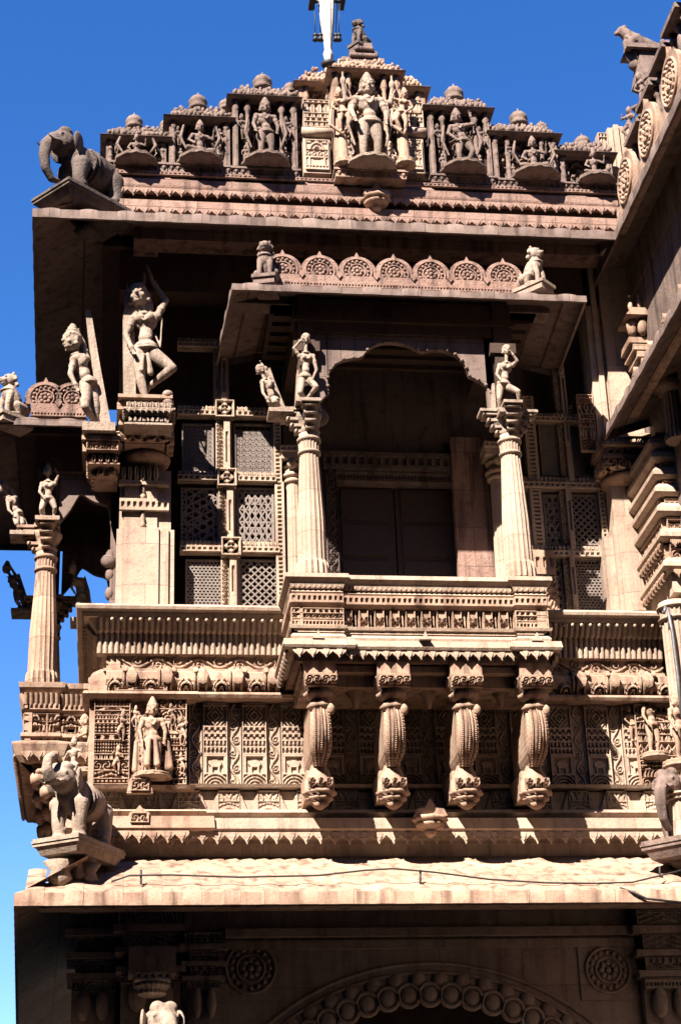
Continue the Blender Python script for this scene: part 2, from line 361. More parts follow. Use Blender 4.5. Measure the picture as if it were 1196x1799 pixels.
def rings(mb, o, u, out, z, r, n=10):             # a rosette boss: concentric rings facing outwards
    u = np.array(u, float); nn = np.array([u[1], -u[0], 0]); U = np.array([u[0], u[1], 0]); c = np.array([o[0], o[1], z])+nn*out
    for rr, tr in ((r*0.92, r*0.07), (r*0.52, r*0.05)):
        mb.tube([c+U*rr*math.cos(a)+np.array([0, 0, 1])*rr*math.sin(a) for a in np.linspace(0, 2*math.pi, 25)[:-1]], tr, 6, closed=True)
    for k in range(16):
        a = 2*math.pi*k/16; p = c+(U*math.cos(a)+np.array([0, 0, 1])*math.sin(a))*r*0.72
        mb.ell(p, (r*0.10, r*0.10, r*0.10), n=6, m=5)
    for k in range(8):
        a = 2*math.pi*k/8; p = c+(U*math.cos(a)+np.array([0, 0, 1])*math.sin(a))*r*0.28
        mb.ell(p, (r*0.13, r*0.10, r*0.13), n=6, m=5)
    mb.ell(c, (r*0.14,)*3, n=8, m=6)
def teeth(mb, path, out, ztop, h, per, th=0.025):  # hanging pointed lobes under a cornice
    P = [np.array(p, float) for p in path]
    for a, b in zip(P[:-1], P[1:]):
        L = np.linalg.norm(b-a); u = (b-a)/L; p = fit(L, per); n = max(1, int(round(L/p)))
        for i in range(n):
            s0 = i*p; q = [(0, 0), (0, -0.30), (0.16, -0.50), (0.34, -0.66), (0.5, -1), (0.66, -0.66), (0.84, -0.50), (1, -0.30), (1, 0)]
            mb.prism([(s0+x*p, ztop+y*h) for x, y in q], a, u, out-th, out)
            q2 = [(0.28, -0.12), (0.30, -0.38), (0.5, -0.78), (0.70, -0.38), (0.72, -0.12)]
            mb.prism([(s0+x*p, ztop+y*h) for x, y in q2], a, u, out, out+0.010)
def cols_profile(z0, z1, r0, r1):                 # fluted shaft with bead rings
    return [(r0, z0), (r0, z0+(z1-z0)*0.02), (r0*0.98, z0+(z1-z0)*0.5), (r1, z1)]

# ------------------------------------------------------------------ depths of the wall planes (metres from the camera)
YP, YS, YL, YB, YR, YE = 18.0, 18.3, 17.6, 16.78, 16.62, 16.98     # pier, screens, seat lip, balcony front, balcony roof edge, main eave edge
YQ, YC, YG, YK = 17.95, 17.42, 17.75, 16.75                       # carved wall, cornice, gable, lower eave edge
DEEP = 22.0
U = (1, 0)

# ================================================================== SETTING: ground
g = MB(); g.box(-1500, 1500, -1500, 3000, -0.3, 0.0); struct('ground', g, 'ground')

# ================================================================== TOWER
XW0 = X_(200, YP, 1000); XW1 = X_(1140, YP, 1000)
tower = thing('temple_building', 'tall carved sandstone temple tower with lattice windows and deep sloping eaves', 'building', (3.0, YP+1, 0))
zl = lambda y: Z_(y, YL, 400)
zq = lambda y: Z_(y, YQ, 400)
# ---- solid body: walls (front wall is pierced by screens and the doorway), floor, roof
b = MB()
zroof = Z_(392, YE, 600)+0.50
ztop_base = zl(1074)
b.box(XW0+0.02, XW0+0.35, YS+0.3, DEEP, 0, zroof)                        # left return wall, upper part opened below by the side balcony
b.box(XW0+0.02, XW1+1.5, DEEP, DEEP+0.3, 0, zroof)                       # rear wall
b.box(XW0+0.02, XW1+1.5, YP+0.12, YP+0.4, zq(1500)-0.3, ztop_base-0.02)  # wall behind the carved panels
b.box(XW0-0.3, XW1+1.5, YP-0.45, DEEP+0.3, zroof, zroof+0.25)            # roof slab
b.box(XW0+0.35, XW1+1.4, YP+0.42, DEEP-0.01, ztop_base-0.35, ztop_base-0.15)  # floor of the upper room
b.box(XW0+0.35, XW1+1.4, YS+0.35, YS+0.5, Z_(700, YS, 600), zroof-0.01)      # wall over the windows
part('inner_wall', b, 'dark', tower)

# ---- two big piers
def pier(xa, xb, ybot, ytop, y):
    x0, x1 = X_(xa, YP, y), X_(xb, YP, y); z0, z1 = Z_(ybot, YP, (xa+xb)/2), Z_(ytop, YP, (xa+xb)/2); w = x1-x0
    m = MB()
    m.box(x0, x1, YP, YP+0.5, z0, z1)
    m.box(x0+w*0.10, x1-w*0.10, YP-0.03, YP, z0, z1); m.box(x0+w*0.27, x1-w*0.27, YP-0.055, YP-0.03, z0, z1)
    return m, x0, x1, z0, z1
m, px0, px1, pz0, pz1 = pier(204, 306, 1068, 930, 1000)
pl = part('pier', m, 'pale', tower)
w = px1-px0
def pier_top(x0, x1, za, names):
    m = MB(); w = x1-x0
    zs = [Z_(y, YP, 255) for y in (930, 900, 880, 855, 850, 825)]
    d = za-zs[0]; zs = [z+d for z in zs]
    m.box(x0+w*0.04, x1-w*0.06, YP+0.02, YP+0.5, zs[0], zs[-1])
    m.box(x0+w*0.12, x1-w*0.30, YP-0.01, YP+0.02, zs[0], zs[1]); m.box(x0+w*0.12, x1-w*0.30, YP-0.01, YP+0.02, zs[2]+0.01, zs[3])
    m.flat(x0+w*0.04, x1-w*0.10, zs[1], zs[2], YP-0.035, p_dent(0.065), 0.03)
    for (a, b_) in ((zs[0], zs[1]), (zs[2], zs[3])):
        m.lathe([(0.02, a), (0.035, a+0.05), (0.02, a+0.08), (0.032, (a+b_)/2), (0.018, b_-0.03), (0.03, b_)], x0+w*0.45, YP-0.02, 8)
    m.box(x0+w*0.02, x1-w*0.10, YP-0.06, YP+0.02, zs[3], zs[4]+0.015)
    m.flat(x0+w*0.04, x0+w*0.72, zs[4]+0.015, zs[5]+0.02, YP-0.02, p_petal(0.075), 0.06)
    return m
part('pier_band', pier_top(px0, px1, pz1, 0), 'pale', tower)
# right pier: plain shaft, shaded head and the wider bright pilaster above
m, qx0, qx1, qz0, qz1 = pier(1083, 1152, 1075, 925, 1000); m.box(X_(1068, YP, 1000), qx0, YP+0.06, YP+0.4, qz0, qz1-0.1)
m.box(qx0+0.03, qx1, YP+0.02, YP+0.5, qz1, Z_(840, YP, 1120))
pr = part('pier', m, 'pale', tower)
m = MB(); x0, x1 = X_(1046, YP, 720), X_(1150, YP, 720); z0, z1 = Z_(790, YP, 1100), Z_(600, YP, 1100)+1.2
m.box(x0, x1, YP+0.02, YP+0.4, z0, z1); m.box(x0+0.07, x0+0.13, YP-0.03, YP+0.02, z0, z1); m.box(x0+0.17, x1, YP-0.06, YP+0.02, z0, z1)
part('pilaster', m, 'pale', tower)
m = MB(); m.flat(X_(1010, YS-0.1, 740), x0-0.01, z0, Z_(690, YP, 1040), YP+0.08, p_band(5), 0.04); m.flat(X_(985, YS, 740), X_(1010, YS-0.1, 740), Z_(745, YS, 1000), Z_(715, YS, 1000), YS-0.02, p_scale(), 0.03)
part('carved_jamb', m, 'warm', tower)

# ---- capitals of the big piers: stacked carved brackets
def pier_capital(x0, x1, zb, flip=1, fo=0.0):
    m = MB(); w = x1-x0; xc = (x0+x1)/2
    def ring(z0, z1, e, dep, fn, d=0.03):
        dep = dep+fo*(0.25+0.75*(z0-zb)/0.46)
        path = [(x0-e, YP+0.35), (x0-e, YP-dep), (x1+e*0.6, YP-dep), (x1+e*0.6, YP+0.1)]
        for a, b_ in zip(path[:-1], path[1:]):
            a, b_ = np.array(a), np.array(b_); L = np.linalg.norm(b_-a); m.rs(a, (b_-a)/L, L, [(0, z0), (0, z1)], fn, d, 0.009, 0.05)
        m.box(x0-e+0.03, x1+e*0.6-0.03, YP-dep+0.03, YP+0.35, z0, z1)
    def slab(z0, z1, e, dep): dep = dep+fo*(0.25+0.75*(z0-zb)/0.46); m.box(x0-e, x1+e*0.6, YP-dep, YP+0.36, z0, z1)
    h = [0, 0.055, 0.10, 0.24, 0.275, 0.37, 0.41, 0.46]
    m.lathe([(w*0.50, zb-0.02), (w*0.62, zb+0.03), (w*0.66, zb+0.07), (w*0.5, zb+0.1)], xc, YP+0.12, 28)
    ring(zb+h[2], zb+h[3], 0.07, 0.16, p_spiral(0.12), 0.05)
    slab(zb+h[3], zb+h[4], 0.09, 0.20)
    ring(zb+h[4], zb+h[5], 0.05, 0.15, p_dent(0.08), 0.03)
    slab(zb+h[5], zb+h[6], 0.11, 0.24)
    ring(zb+h[6], zb+h[7]+0.02, 0.08, 0.20, p_petal(0.06), 0.03)
    slab(zb+h[7]+0.02, zb+h[7]+0.06, 0.10, 0.25)
    return m
zc = Z_(812, YP, 255)
part('pier_capital', pier_capital(X_(222, YP, 800), X_(290, YP, 800), zc, 1, 0.34), 'warm', tower)
# corner block of the capital that steps out to the left and back
m = MB(); xa, xb = X_(152, YP-.35, 790), X_(208, YP-.35, 790); zc2 = Z_(832, YP-.35, 180)
m.box(xa+0.02, xb, YP-0.28, YP+0.5, zc2+0.27, zc2+0.40)
for (za, zb_, fn, e) in ((0.06, 0.14, p_spiral(0.1), -0.16), (0.16, 0.26, p_petal(0.07), -0.07), (0.27, 0.38, p_band(7), 0.0)):
    m.flat(xa-e*.6, xb, zc2+za, zc2+zb_, YP-0.33-e, fn, 0.05); m.box(xa-e*.6+.02, xb, YP-.31-e, YP+.4, zc2+za, zc2+zb_+.02)
    m.rs((xa-e*.6, YP+0.5), (0, -1), 0.83+e, [(0, zc2+za), (0, zc2+zb_)], fn, 0.04)
m.box(xa-0.05, xb+0.02, YP-0.40, YP+0.5, zc2+0.38, zc2+0.43)
m.box(xa+0.03, xb+0.02, YP-0.29, YP+0.5, zc2+0.145, zc2+0.16)
part('corner_bracket', m, 'warm', tower)
m = pier_capital(X_(1066, YP, 800), X_(1140, YP, 800), Z_(850, YP, 1100)); part('pier_capital', m, 'warm', tower)

# ---- main eave: sloping chhajja all round, wavy front edge
def eave(name, path, ze, proj, rise, th, parent, mat='slab', per=0.40, amp=0.022):
    m = MB(); P = [np.array(p, float) for p in path]
    m.sweep(P, [(-proj, ze+rise), (-proj, ze+rise+th), (-0.02, ze+th*0.98), (0, ze+th*0.9), (0, ze), (-0.03, ze-0.002)])
    for a, b in zip(P[:-1], P[1:]):                     # cloth-like swells along the edge
        L = np.linalg.norm(b-a); u = (b-a)/L; p = fit(L, per); n = int(round(L/p))
        nn = np.array([u[1], -u[0]])
        for i in range(n):
            c = a+u*(i+0.5)*p; o3 = lambda q, w_, z: (c[0]+u[0]*q+nn[0]*w_, c[1]+u[1]*q+nn[1]*w_, z)
            k = 9; V = []
            for (w_, zz, s_) in ((0.001, ze+0.001, 1), (0.004, ze+th*0.9, 1), (-0.03, ze+th*0.98+0.012, 1), (-proj*0.6, ze+th+rise*0.6, 0.7)):
                for q in np.linspace(-1, 1, k): V.append(o3(q*p*0.24, w_+amp*0.15*(1-q*q), zz+amp*(1-q*q)*s_*(1 if zz > ze+0.02 else 0)))
            Q = [(r*k+j, r*k+j+1, (r+1)*k+j+1, (r+1)*k+j) for r in range(3) for j in range(k-1)]
            m.add(V, Q, smooth=True)
    return part(name, m, mat, parent)
EX0 = X_(57, YE, 385); EX1 = X_(1078, YE, 398); EZ = Z_(392, YE, 57)
EZ = 0.5*(Z_(390, YE, 57)+Z_(410, YE, 1040))
wing = thing('temple_wing', 'right-hand temple wing running towards the viewer with a diagonal eave edge', 'building', (7, 15, 0))
eave('main_eave', [(EX0-0.10, DEEP), (EX0, YE), (EX1, YE)], EZ, 1.15, 0.42, 0.12, tower, 'slab', 0.42, 0.014)
# ---- cornice above the eave: two smooth bands, two rows of lobes
CX0 = X_(203, YC, 330); CX1 = X_(1085, YC, 350)
zc_ = lambda y: Z_(y, YC, 640)+0.0
m = MB(); path = [(CX0, DEEP), (CX0, YC), (CX1, YC)]
y_ = [zc_(v) for v in (412, 385, 378, 366, 358, 352, 346, 340, 328, 322)]
m.sweep(path, [(-0.5, EZ+0.2), (-0.22, EZ+0.2), (-0.22, y_[1]), (-0.05, y_[1]+.001), (0.0, y_[2]), (0.0, y_[3]), (-0.12, y_[4]), (-0.22, y_[5]), (-0.20, y_[6]), (-0.04, y_[6]+0.005), (-0.02, y_[7]), (-0.02, y_[8]), (-0.08, y_[9]), (-0.12, y_[9]+0.06), (-0.5, y_[9]+0.06)])
part('upper_cornice', m, 'rose', tower)
m = MB(); teeth(m, path, 0.0, y_[2]+0.005, 0.11, 0.135); teeth(m, path, -0.015, y_[6]+0.015, 0.105, 0.135)
m.rs((CX0, YC), U, CX1-CX0, [(-0.012, zc_(322)), (-0.012, zc_(317))], p_dent(0.05), 0.02)
part('cornice_lobes', m, 'rose', tower)

# ---- seat-back parapet of the tower (lip, ribbed cove, vine band, moulding)
LX0 = X_(168, YL, 1100); LX1 = X_(1168, YL, 1100)
SX0, SX1 = X_(497, YL, 1080), X_(985, YL, 1080)
path = [(LX0+0.12, DEEP), (LX0+0.12, YQ-0.12), (LX1, YQ-0.12)]
m = MB()
lipo = YQ-0.12-YL+0.06
lz = [Z_(y, YL, 400) for y in (1070, 1078, 1083)]
m.sweep(path, [(-0.4, lz[2]-0.02), (lipo-0.05, lz[2]-0.02), (lipo-0.03, lz[1]), (lipo+0.02, lz[1]+0.01), (lipo+0.03, lz[0]-0.01), (lipo, lz[0]+0.02), (-0.4, lz[0]+0.02)])
P = [np.array(p) for p in path]
for a, b_ in zip(P[:-1], P[1:]):
    L = np.linalg.norm(b_-a); u = (b_-a)/L; n = int(L/0.095)
    for i in range(n):
        c = a+u*(i+0.5)*L/n+np.array([u[1], -u[0]])*(lipo-0.055); m.ell((c[0], c[1], lz[2]-0.045), (0.019, 0.022, 0.024), n=7, m=6)
part('seat_lip', m, 'pale', tower)
zr0, zr1 = Z_(1152, YQ-0.12, 400), lz[2]-0.03
m = MB()
curve = [(0.03, zr0), (0.05, zr0+0.12), (0.08, zr0+0.24), (0.12, zr1-0.10), (lipo-0.11, zr1-0.02), (lipo-0.08, zr1+0.02)]
m.sweep(path, [(-.3, zr0)]+[(q[0]-.012, q[1]) for q in curve]+[(-.3, zr1+.02)])
for a, b_ in ((P[0], P[1]), (P[1], P[2])):
    L = np.linalg.norm(b_-a); u = (b_-a)/L; a = a-u*(0.10 if u[0] > .5 else 0); L += 0.10*(u[0] > .5); m.rs(a, u, L, curve, p_ribs(0.058), 0.034, 0.008, 0.1)
part('ribbed_seat_back', m, 'pale', tower)
zv0, zv1 = Z_(1180, YQ-0.1, 400), zr0
m = MB()
for a, b_ in ((P[0], P[1]), (P[1], P[2])):
    L = np.linalg.norm(b_-a); u = (b_-a)/L; m.rs(a, u, L, [(-0.02, zv0), (-0.02, zv1)], lambda s, t, L, H: p_vine(s, t, L, H, 0.43), 0.022, 0.006, 0.12)
m.sweep(path, [(-0.3, zv1-0.01), (0.02, zv1-0.01), (0.02, zv1+0.02), (-0.3, zv1+0.02)]); m.sweep(path, [(-0.3, zv0-0.02), (0.03, zv0-0.02), (0.03, zv0+0.01), (-0.3, zv0+0.01)])
part('vine_band', m, 'warm', tower)
za, zb_ = Z_(1206, YQ-0.2, 400), zv0-0.02
m = MB()
curve = [(0.02, za-0.02), (0.10, za), (0.13, za+0.05), (0.12, zb_-0.04), (0.04, zb_)]
for a, b_ in ((P[0], P[1]), (P[1], P[2])):
    L = np.linalg.norm(b_-a); u = (b_-a)/L; m.rs(a, u, L, curve, p_frieze, 0.055, 0.008, 0.2)
m.sweep(path, [(-0.3, za-0.10), (0.11, za-0.13), (0.13, za-0.10), (0.12, za-0.075), (0.0, za-0.03), (-0.3, za-0.02)])
part('lotus_moulding', m, 'warm', tower)

# ---- carved wall below: vine strips and little temple panels
z0, z1 = Z_(1388, YQ, 400), Z_(1238, YQ, 400)
m = MB(); mv = MB()
xs = X_(330, YQ, 1300); xe = X_(1150, YQ, 1300); k = 0; x = xs
while x < xe-0.1:
    ww = 0.155 if k % 2 == 0 else 0.245
    if k % 2 == 0: mv.flat(x+0.012, x+ww-0.012, z0, z1, YQ-0.005, lambda s, t, L, H: p_vine(s, t, L, H, 0.27, True), 0.022, 0.007)
    else: m.flat(x, x+ww, z0, z1, YQ-0.03, p_panel, 0.034, 0.0065, 0.03)
    x += ww; k += 1
part('temple_panels', m, 'pale', tower); part('vine_strips', mv, 'pale', tower)
m = MB(); m.box(XW0+0.1, xe, YQ+0.012, YP+0.12, z0-0.1, z1+0.2); part('panel_backing', m, 'warm', tower)
# base mouldings
BP = [(LX0+0.00, DEEP), (LX0+0.00, YQ-0.16), (LX1+0.1, YQ-0.16)]
zb = [Z_(y, YQ-0.25, 400) for y in (1383, 1393, 1396, 1425, 1431, 1438, 1443, 1462, 1467, 1472, 1500, 1530)]
m = MB()
m.sweep(BP, [(-0.3, z0-0.01), (-0.02, z0-0.01), (0.0, z0+0.02), (-.06, z0+0.035), (-0.3, z0+0.035)])
m.sweep(BP, [(-0.3, zb[11]-0.2), (0.0, zb[11]-0.2), (0.0, zb[9]), (0.11, zb[9]+0.0), (0.12, zb[8]), (0.20, zb[7]-0.02), (0.23, zb[7]), (0.22, zb[6]), (0.14, zb[6]+0.012), (0.11, zb[5]), (0.17, zb[4]), (0.15, zb[3]), (0.02, zb[3]+0.03), (-0.3, zb[3]+0.03)])
teeth(m, BP, 0.205, zb[8]+0.012, 0.135, 0.147, 0.03); part('base_moulding', m, 'pale', tower)
m = MB(); m.rs((BP[1][0]+0.06, BP[1][1]), U, LX1-LX0-0.1, [(-0.11, zb[3]+0.03), (-0.11, z0-0.03)], lambda s, t, L, H: (((s % 0.40) < 0.22)*np.maximum(0.6, p_band(11)((s % 0.40), t, 0.22, H)))+(((s % 0.40) >= 0.22)*(np.abs((s % 0.40)-0.31)/0.09 > (t/H))*0.7), 0.05, 0.008, 0.1)
part('small_frieze', m, 'pale', tower)

# corner shrine that stands forward on the left
fx0, fx1 = X_(165, YQ-0.2, 1300), X_(328, YQ-0.2, 1300)
CY = YQ-0.16
m = MB(); m.box(fx0+0.02, fx1-0.02, CY+0.03, YQ+0.05, z0, z1+0.02)
m.flat(fx0, fx0+0.36, z0, z1+0.02, CY, p_band(21), 0.05, 0.007, 0.05); m.flat(fx0+0.56, fx1, z0, z1+0.02, CY, p_band(22), 0.05, 0.007, 0.05)
m.flat(fx0+0.36, fx0+0.56, z0, z1+0.02, CY+0.03, p_rough(3), 0.01, 0.01, 0.02)
m.rs((fx0, YQ+0.5), (0, -1), 0.66, [(0, z0), (0, z1)], p_band(23), 0.05, 0.008, 0.05)
part('corner_panel', m, 'warm', tower)
m = MB()
cp = [(fx0-0.02, YQ+0.3), (fx0-0.02, CY-0.02), (fx1+0.02, CY-0.02), (fx1+0.02, YQ)]
m.sweep(cp, [(-0.1, z1-0.03), (0.06, z1-0.01), (0.10, z1+0.02), (0.09, z1+0.05), (0.0, z1+0.06), (-0.1, z1+0.06)])
m.flat(fx0+0.2, fx1-0.2, z1+0.06, z1+0.19, CY-0.05, p_band(31), 0.05, 0.008, 0.1)
part('hood_moulding', m, 'warm', tower); m = MB()
m.sweep(cp, [(-0.1, z0-0.05), (0.05, z0-0.05), (0.07, z0-0.02), (0.0, z0), (-0.1, z0)])
m.sweep(cp, [(-0.1, zb[9]), (0.12, zb[8]), (0.22, zb[7]-0.02), (0.25, zb[7]), (0.24, zb[6]+0.01), (0.14, zb[6]+0.025), (0.1, zb[5]), (0.17, zb[4]+0.01), (0.0, zb[3]+0.03), (-0.1, zb[3]+0.03)])
teeth(m, cp, 0.23, zb[8]+.01, 0.13, 0.14, 0.03)
part('corner_mouldings', m, 'warm', tower)
for zz, hh in ((z0-0.13, 0.24), (zb[6]-0.08, 0.20)):
    m = MB(); c = (fx0+fx1)/2; m.prism([(c-0.13, zz), (c+0.13, zz), (c+0.10, zz+hh*0.6), (c+0.04, zz+hh*0.75), (c, zz+hh), (c-0.04, zz+hh*0.75), (c-0.10, zz+hh*0.6)], (0, CY-0.13), U, 0, 0.06 if hh == 0.24 else 0.13)
    m.flat(c-0.09, c+0.09, zz+0.02, zz+hh*0.6, CY-0.19 if hh == 0.24 else CY-0.26, p_band(33), 0.03)
    part('leaf_stud', m, 'warm', tower)

# knot of lotus carving at mid base and in the upper cornice
def boss(xp, yp, Y, r, parent):
    m = MB(); x, _, z = W(xp, yp, Y)
    m.lathe([(r*1.0, z+r*0.42), (r*1.08, z+r*0.25), (r*0.8, z+r*0.1)], x, Y+r*0.4, 20, fn=lambda th, z: 1+0.06*np.cos(8*th))
    m.lathe([(r*0.15, z-r*0.75), (r*0.3, z-r*0.6), (r*0.42, z-r*0.45), (r*0.3, z-r*0.38), (r*0.72, z-r*0.25), (r*0.85, z-r*0.1), (r*0.9, z), (r*0.7, z+r*0.1)], x, Y+r*0.4, 20)
    m.prism([(x-r, z+r*0.42), (x+r, z+r*0.42), (x+r*0.8, z+r*0.85), (x+r*0.35, z+r*0.9), (x, z+r*1.5), (x-r*0.35, z+r*0.9), (x-r*0.8, z+r*0.85)], (0, Y), U, -r, r*0.15)
    return part('lotus_boss', m, 'warm', parent)
boss(757, 1446, YQ-0.56, 0.165, tower); boss(662, 352, YC-0.06, 0.16, tower)

# ---- lattice windows
def clip(p, q, x0, x1, z0, z1):
    t0, t1 = 0.0, 1.0; d = (q[0]-p[0], q[1]-p[1])
    for pp, qq in ((-d[0], p[0]-x0), (d[0], x1-p[0]), (-d[1], p[1]-z0), (d[1], z1-p[1])):
        if abs(pp) < 1e-12:
            if qq < 0: return None
        else:
            t = qq/pp
            if pp < 0: t0 = max(t0, t)
            else: t1 = min(t1, t)
    if t0 >= t1: return None
    return (p[0]+d[0]*t0, p[1]+d[1]*t0), (p[0]+d[0]*t1, p[1]+d[1]*t1)
BR = random.Random(9)
def bar(m, p, q, w, y0, y1):
    if BR.random() < 0.012 and abs(p[0]-q[0])+abs(p[1]-q[1]) < 0.6: return          # a broken strip here and there
    d = np.array([q[0]-p[0], q[1]-p[1]]); L = np.linalg.norm(d)
    if L < 0.004: return
    n = np.array([-d[1], d[0]])/L*w/2
    pts = [(p[0]-n[0], p[1]-n[1]), (q[0]-n[0], q[1]-n[1]), (q[0]+n[0], q[1]+n[1]), (p[0]+n[0], p[1]+n[1])]
    V = [(a, y0, c) for a, c in pts]+[(a, y1, c) for a, c in pts]
    m.add(V, [(0, 1, 2, 3), (7, 6, 5, 4), (0, 4, 5, 1), (1, 5, 6, 2), (2, 6, 7, 3), (3, 7, 4, 0)])
def jali(kind, x0, x1, z0, z1, Y, w=0.016):
    m = MB(); W_, H_ = x1-x0, z1-z0
    def fam(ang, p, off=0.0, yy=0.0):
        a = R(ang); d = (math.cos(a), math.sin(a)); n = (-d[1], d[0]); cx, cz = (x0+x1)/2, (z0+z1)/2; D = math.hypot(W_, H_)
        k = int(D/p)+2
        for i in range(-k, k+1):
            c = (cx+n[0]*(i*p+off), cz+n[1]*(i*p+off)); s = clip((c[0]-d[0]*D, c[1]-d[1]*D), (c[0]+d[0]*D, c[1]+d[1]*D), x0, x1, z0, z1)
            if s: bar(m, s[0], s[1], w, Y+yy, Y+0.04+yy)
    if kind == 'diamond': fam(45, 0.058); fam(-45, 0.058, 0, 0.002)
    elif kind == 'triangle': fam(60, 0.062); fam(-60, 0.062, 0, 0.002); fam(90, 0.062, 0, 0.004); fam(0, 0.072, 0, 0.006)
    elif kind == 'ring':
        p = W_/6
        for i in range(6):
            for j in range(int(H_/p)+1):
                cx, cz = x0+(i+0.5)*p, z0+(j+0.5)*p
                if cz+p*0.5 > z1: continue
                m.tube([(cx+math.cos(t)*p*0.33, Y+0.02, cz+math.sin(t)*p*0.33) for t in np.linspace(0, 2*math.pi, 11)[:-1]], 0.009, 5, closed=True); m.ell((cx, Y+0.02, cz), (p*0.16, 0.02, p*0.16), n=6, m=5)
        for i in range(7): bar(m, (x0+i*p, z0), (x0+i*p, z1), 0.009, Y+0.01, Y+0.035)
        j = 0
        while z0+j*p < z1: bar(m, (x0, z0+j*p), (x1, z0+j*p), 0.009, Y+0.012, Y+0.037); j += 1
    elif kind == 'weave':
        p = 0.042; i = 0; z = z0
        while z < z1-p*0.5:
            x = x0+(0 if i % 2 else p/2)
            bar(m, (x0, z), (x1, z), 0.011, Y, Y+0.04)
            while x < x1: bar(m, (x, z), (x, min(z+p*1.0, z1)), 0.016, Y+0.002, Y+0.038); x += p
            z += p*0.8; i += 1
    elif kind == 'star': fam(30, 0.085); fam(-30, 0.085, 0.03, 0.002); fam(90, 0.075, 0, 0.004); fam(60, 0.17, 0, 0.006); fam(-60, 0.17, 0, 0.008)
    m.box(x0-0.012, x0+0.01, Y-0.008, Y+0.05, z0, z1); m.box(x1-0.01, x1+0.012, Y-0.008, Y+0.05, z0, z1)
    m.box(x0-0.012, x1+0.012, Y-0.010, Y+0.052, z0-0.012, z0+0.008); m.box(x0-0.012, x1+0.012, Y-0.010, Y+0.052, z1-0.008, z1+0.012)
    return m
def window(panes, rails_v, rails_h, blocks, tag_):
    m = MB()
    for i, (xa, xb, ya, yb) in enumerate(rails_v):          # upright carved bars
        xa_, xb_ = X_(xa, YS, (ya+yb)/2), X_(xb, YS, (ya+yb)/2); za_, zb2 = Z_(yb, YS, xa), Z_(ya, YS, xa)
        m.box(xa_, xb_, YS-0.02, YS+0.06, za_, zb2); mid = (xa_+xb_)/2; hw = (xb_-xa_)
        if hw > 0.14:
            m.flat(mid-hw*0.02, mid+hw*0.34, za_, zb2, YS-0.05, p_dent(0.055), 0.03, 0.008, 0.04); m.flat(xa_, mid-hw*0.06, za_, zb2, YS-0.022, lambda s, t, L, H: p_spiral(0.05)(t, s, H, L), 0.025, 0.008, 0.03)
        else: m.flat(xa_, xb_, za_, zb2, YS-0.03, lambda s, t, L, H: p_dent(0.05)(t, s, H, L), 0.03, 0.008, 0.04)
    for (xa, xb, ya, yb) in rails_h:
        xa_, xb_ = X_(xa, YS, ya), X_(xb, YS, ya); za_, zb2 = Z_(yb, YS, (xa+xb)/2), Z_(ya, YS, (xa+xb)/2); zm = (za_+zb2)/2
        m.box(xa_, xb_, YS-0.03, YS+0.058, za_, zb2); m.flat(xa_, xb_, zm, zb2, YS-0.045, p_petal(0.05), 0.03, 0.008, 0.04); m.flat(xa_, xb_, za_, zm, YS-0.055, p_dent(0.06), 0.03, 0.008, 0.04)
    for (x, y) in blocks:                                        # square rosettes where bars cross
        c = W(x, y, YS); s = 0.105; m.box(c[0]-s, c[0]+s, YS-0.09, YS, c[2]-s, c[2]+s)
        m.flat(c[0]-s, c[0]+s, c[2]-s, c[2]+s, YS-0.09, lambda s_, t, L, H: np.maximum(border(s_, t, L, H, 0.012), sst(np.cos(4*np.arctan2(t-H/2, s_-L/2))+np.cos(np.hypot(t-H/2, s_-L/2)*120), 0, 0.5)), 0.03, 0.006)
        m.prism([(c[0]-0.03, c[2]-s), (c[0], c[2]-s-0.07), (c[0]+0.03, c[2]-s)], (0, YS-0.03), U, 0, 0.04)
    f = part('window_frame', m, 'pale', tower, tag_)
    for kind, xa, xb, ya, yb in panes:
        ym = (ya+yb)/2; part('lattice_pane', jali(kind, X_(xa, YS, ym), X_(xb, YS, ym), Z_(yb, YS, (xa+xb)/2), Z_(ya, YS, (xa+xb)/2), YS+0.02), 'lattice', f)
window([('ring', 413, 478, 745, 832), ('triangle', 418, 480, 858, 952), ('diamond', 422, 487, 984, 1066), ('ring', 322, 374, 745, 832), ('star', 320, 383, 858, 952), ('weave', 328, 390, 984, 1066)],
       [(375, 402, 600, 730), (379, 408, 730, 850), (384, 414, 850, 970), (388, 420, 970, 1072), (480, 493, 700, 850), (484, 500, 850, 1072)],
       [(312, 482, 718, 735), (312, 484, 832, 849), (316, 490, 954, 974), (312, 486, 600, 616)],
       [(394, 725), (398, 845), (405, 966)], None)
window([('triangle', 958, 990, 870, 955), ('diamond', 1003, 1050, 870, 955), ('star', 960, 992, 984, 1075), ('weave', 1010, 1062, 984, 1075), ('ring', 950, 985, 745, 832), ('ring', 998, 1045, 745, 832)],
       [(975, 997, 600, 850), (984, 1006, 850, 970), (990, 1012, 970, 1078), (1050, 1060, 700, 1078), (930, 950, 700, 1078)],
       [(900, 1060, 730, 745), (915, 1062, 842, 862), (930, 1068, 962, 982)], [], None)
# bright frame fragment right beside the balcony column
m = MB()
m.flat(X_(938, YS-0.1, 1000), X_(975, YS-0.1, 1000), Z_(1010, YS-0.1, 950), Z_(968, YS-0.1, 950), YS-0.1, p_dent(0.08), 0.03)
m.flat(X_(938, YS-0.1, 1040), X_(980, YS-0.1, 1040), Z_(1075, YS-0.1, 950), Z_(1012, YS-0.1, 950), YS-0.1, p_rough(8), 0.03)
part('carved_jamb', m, 'warm', tower)

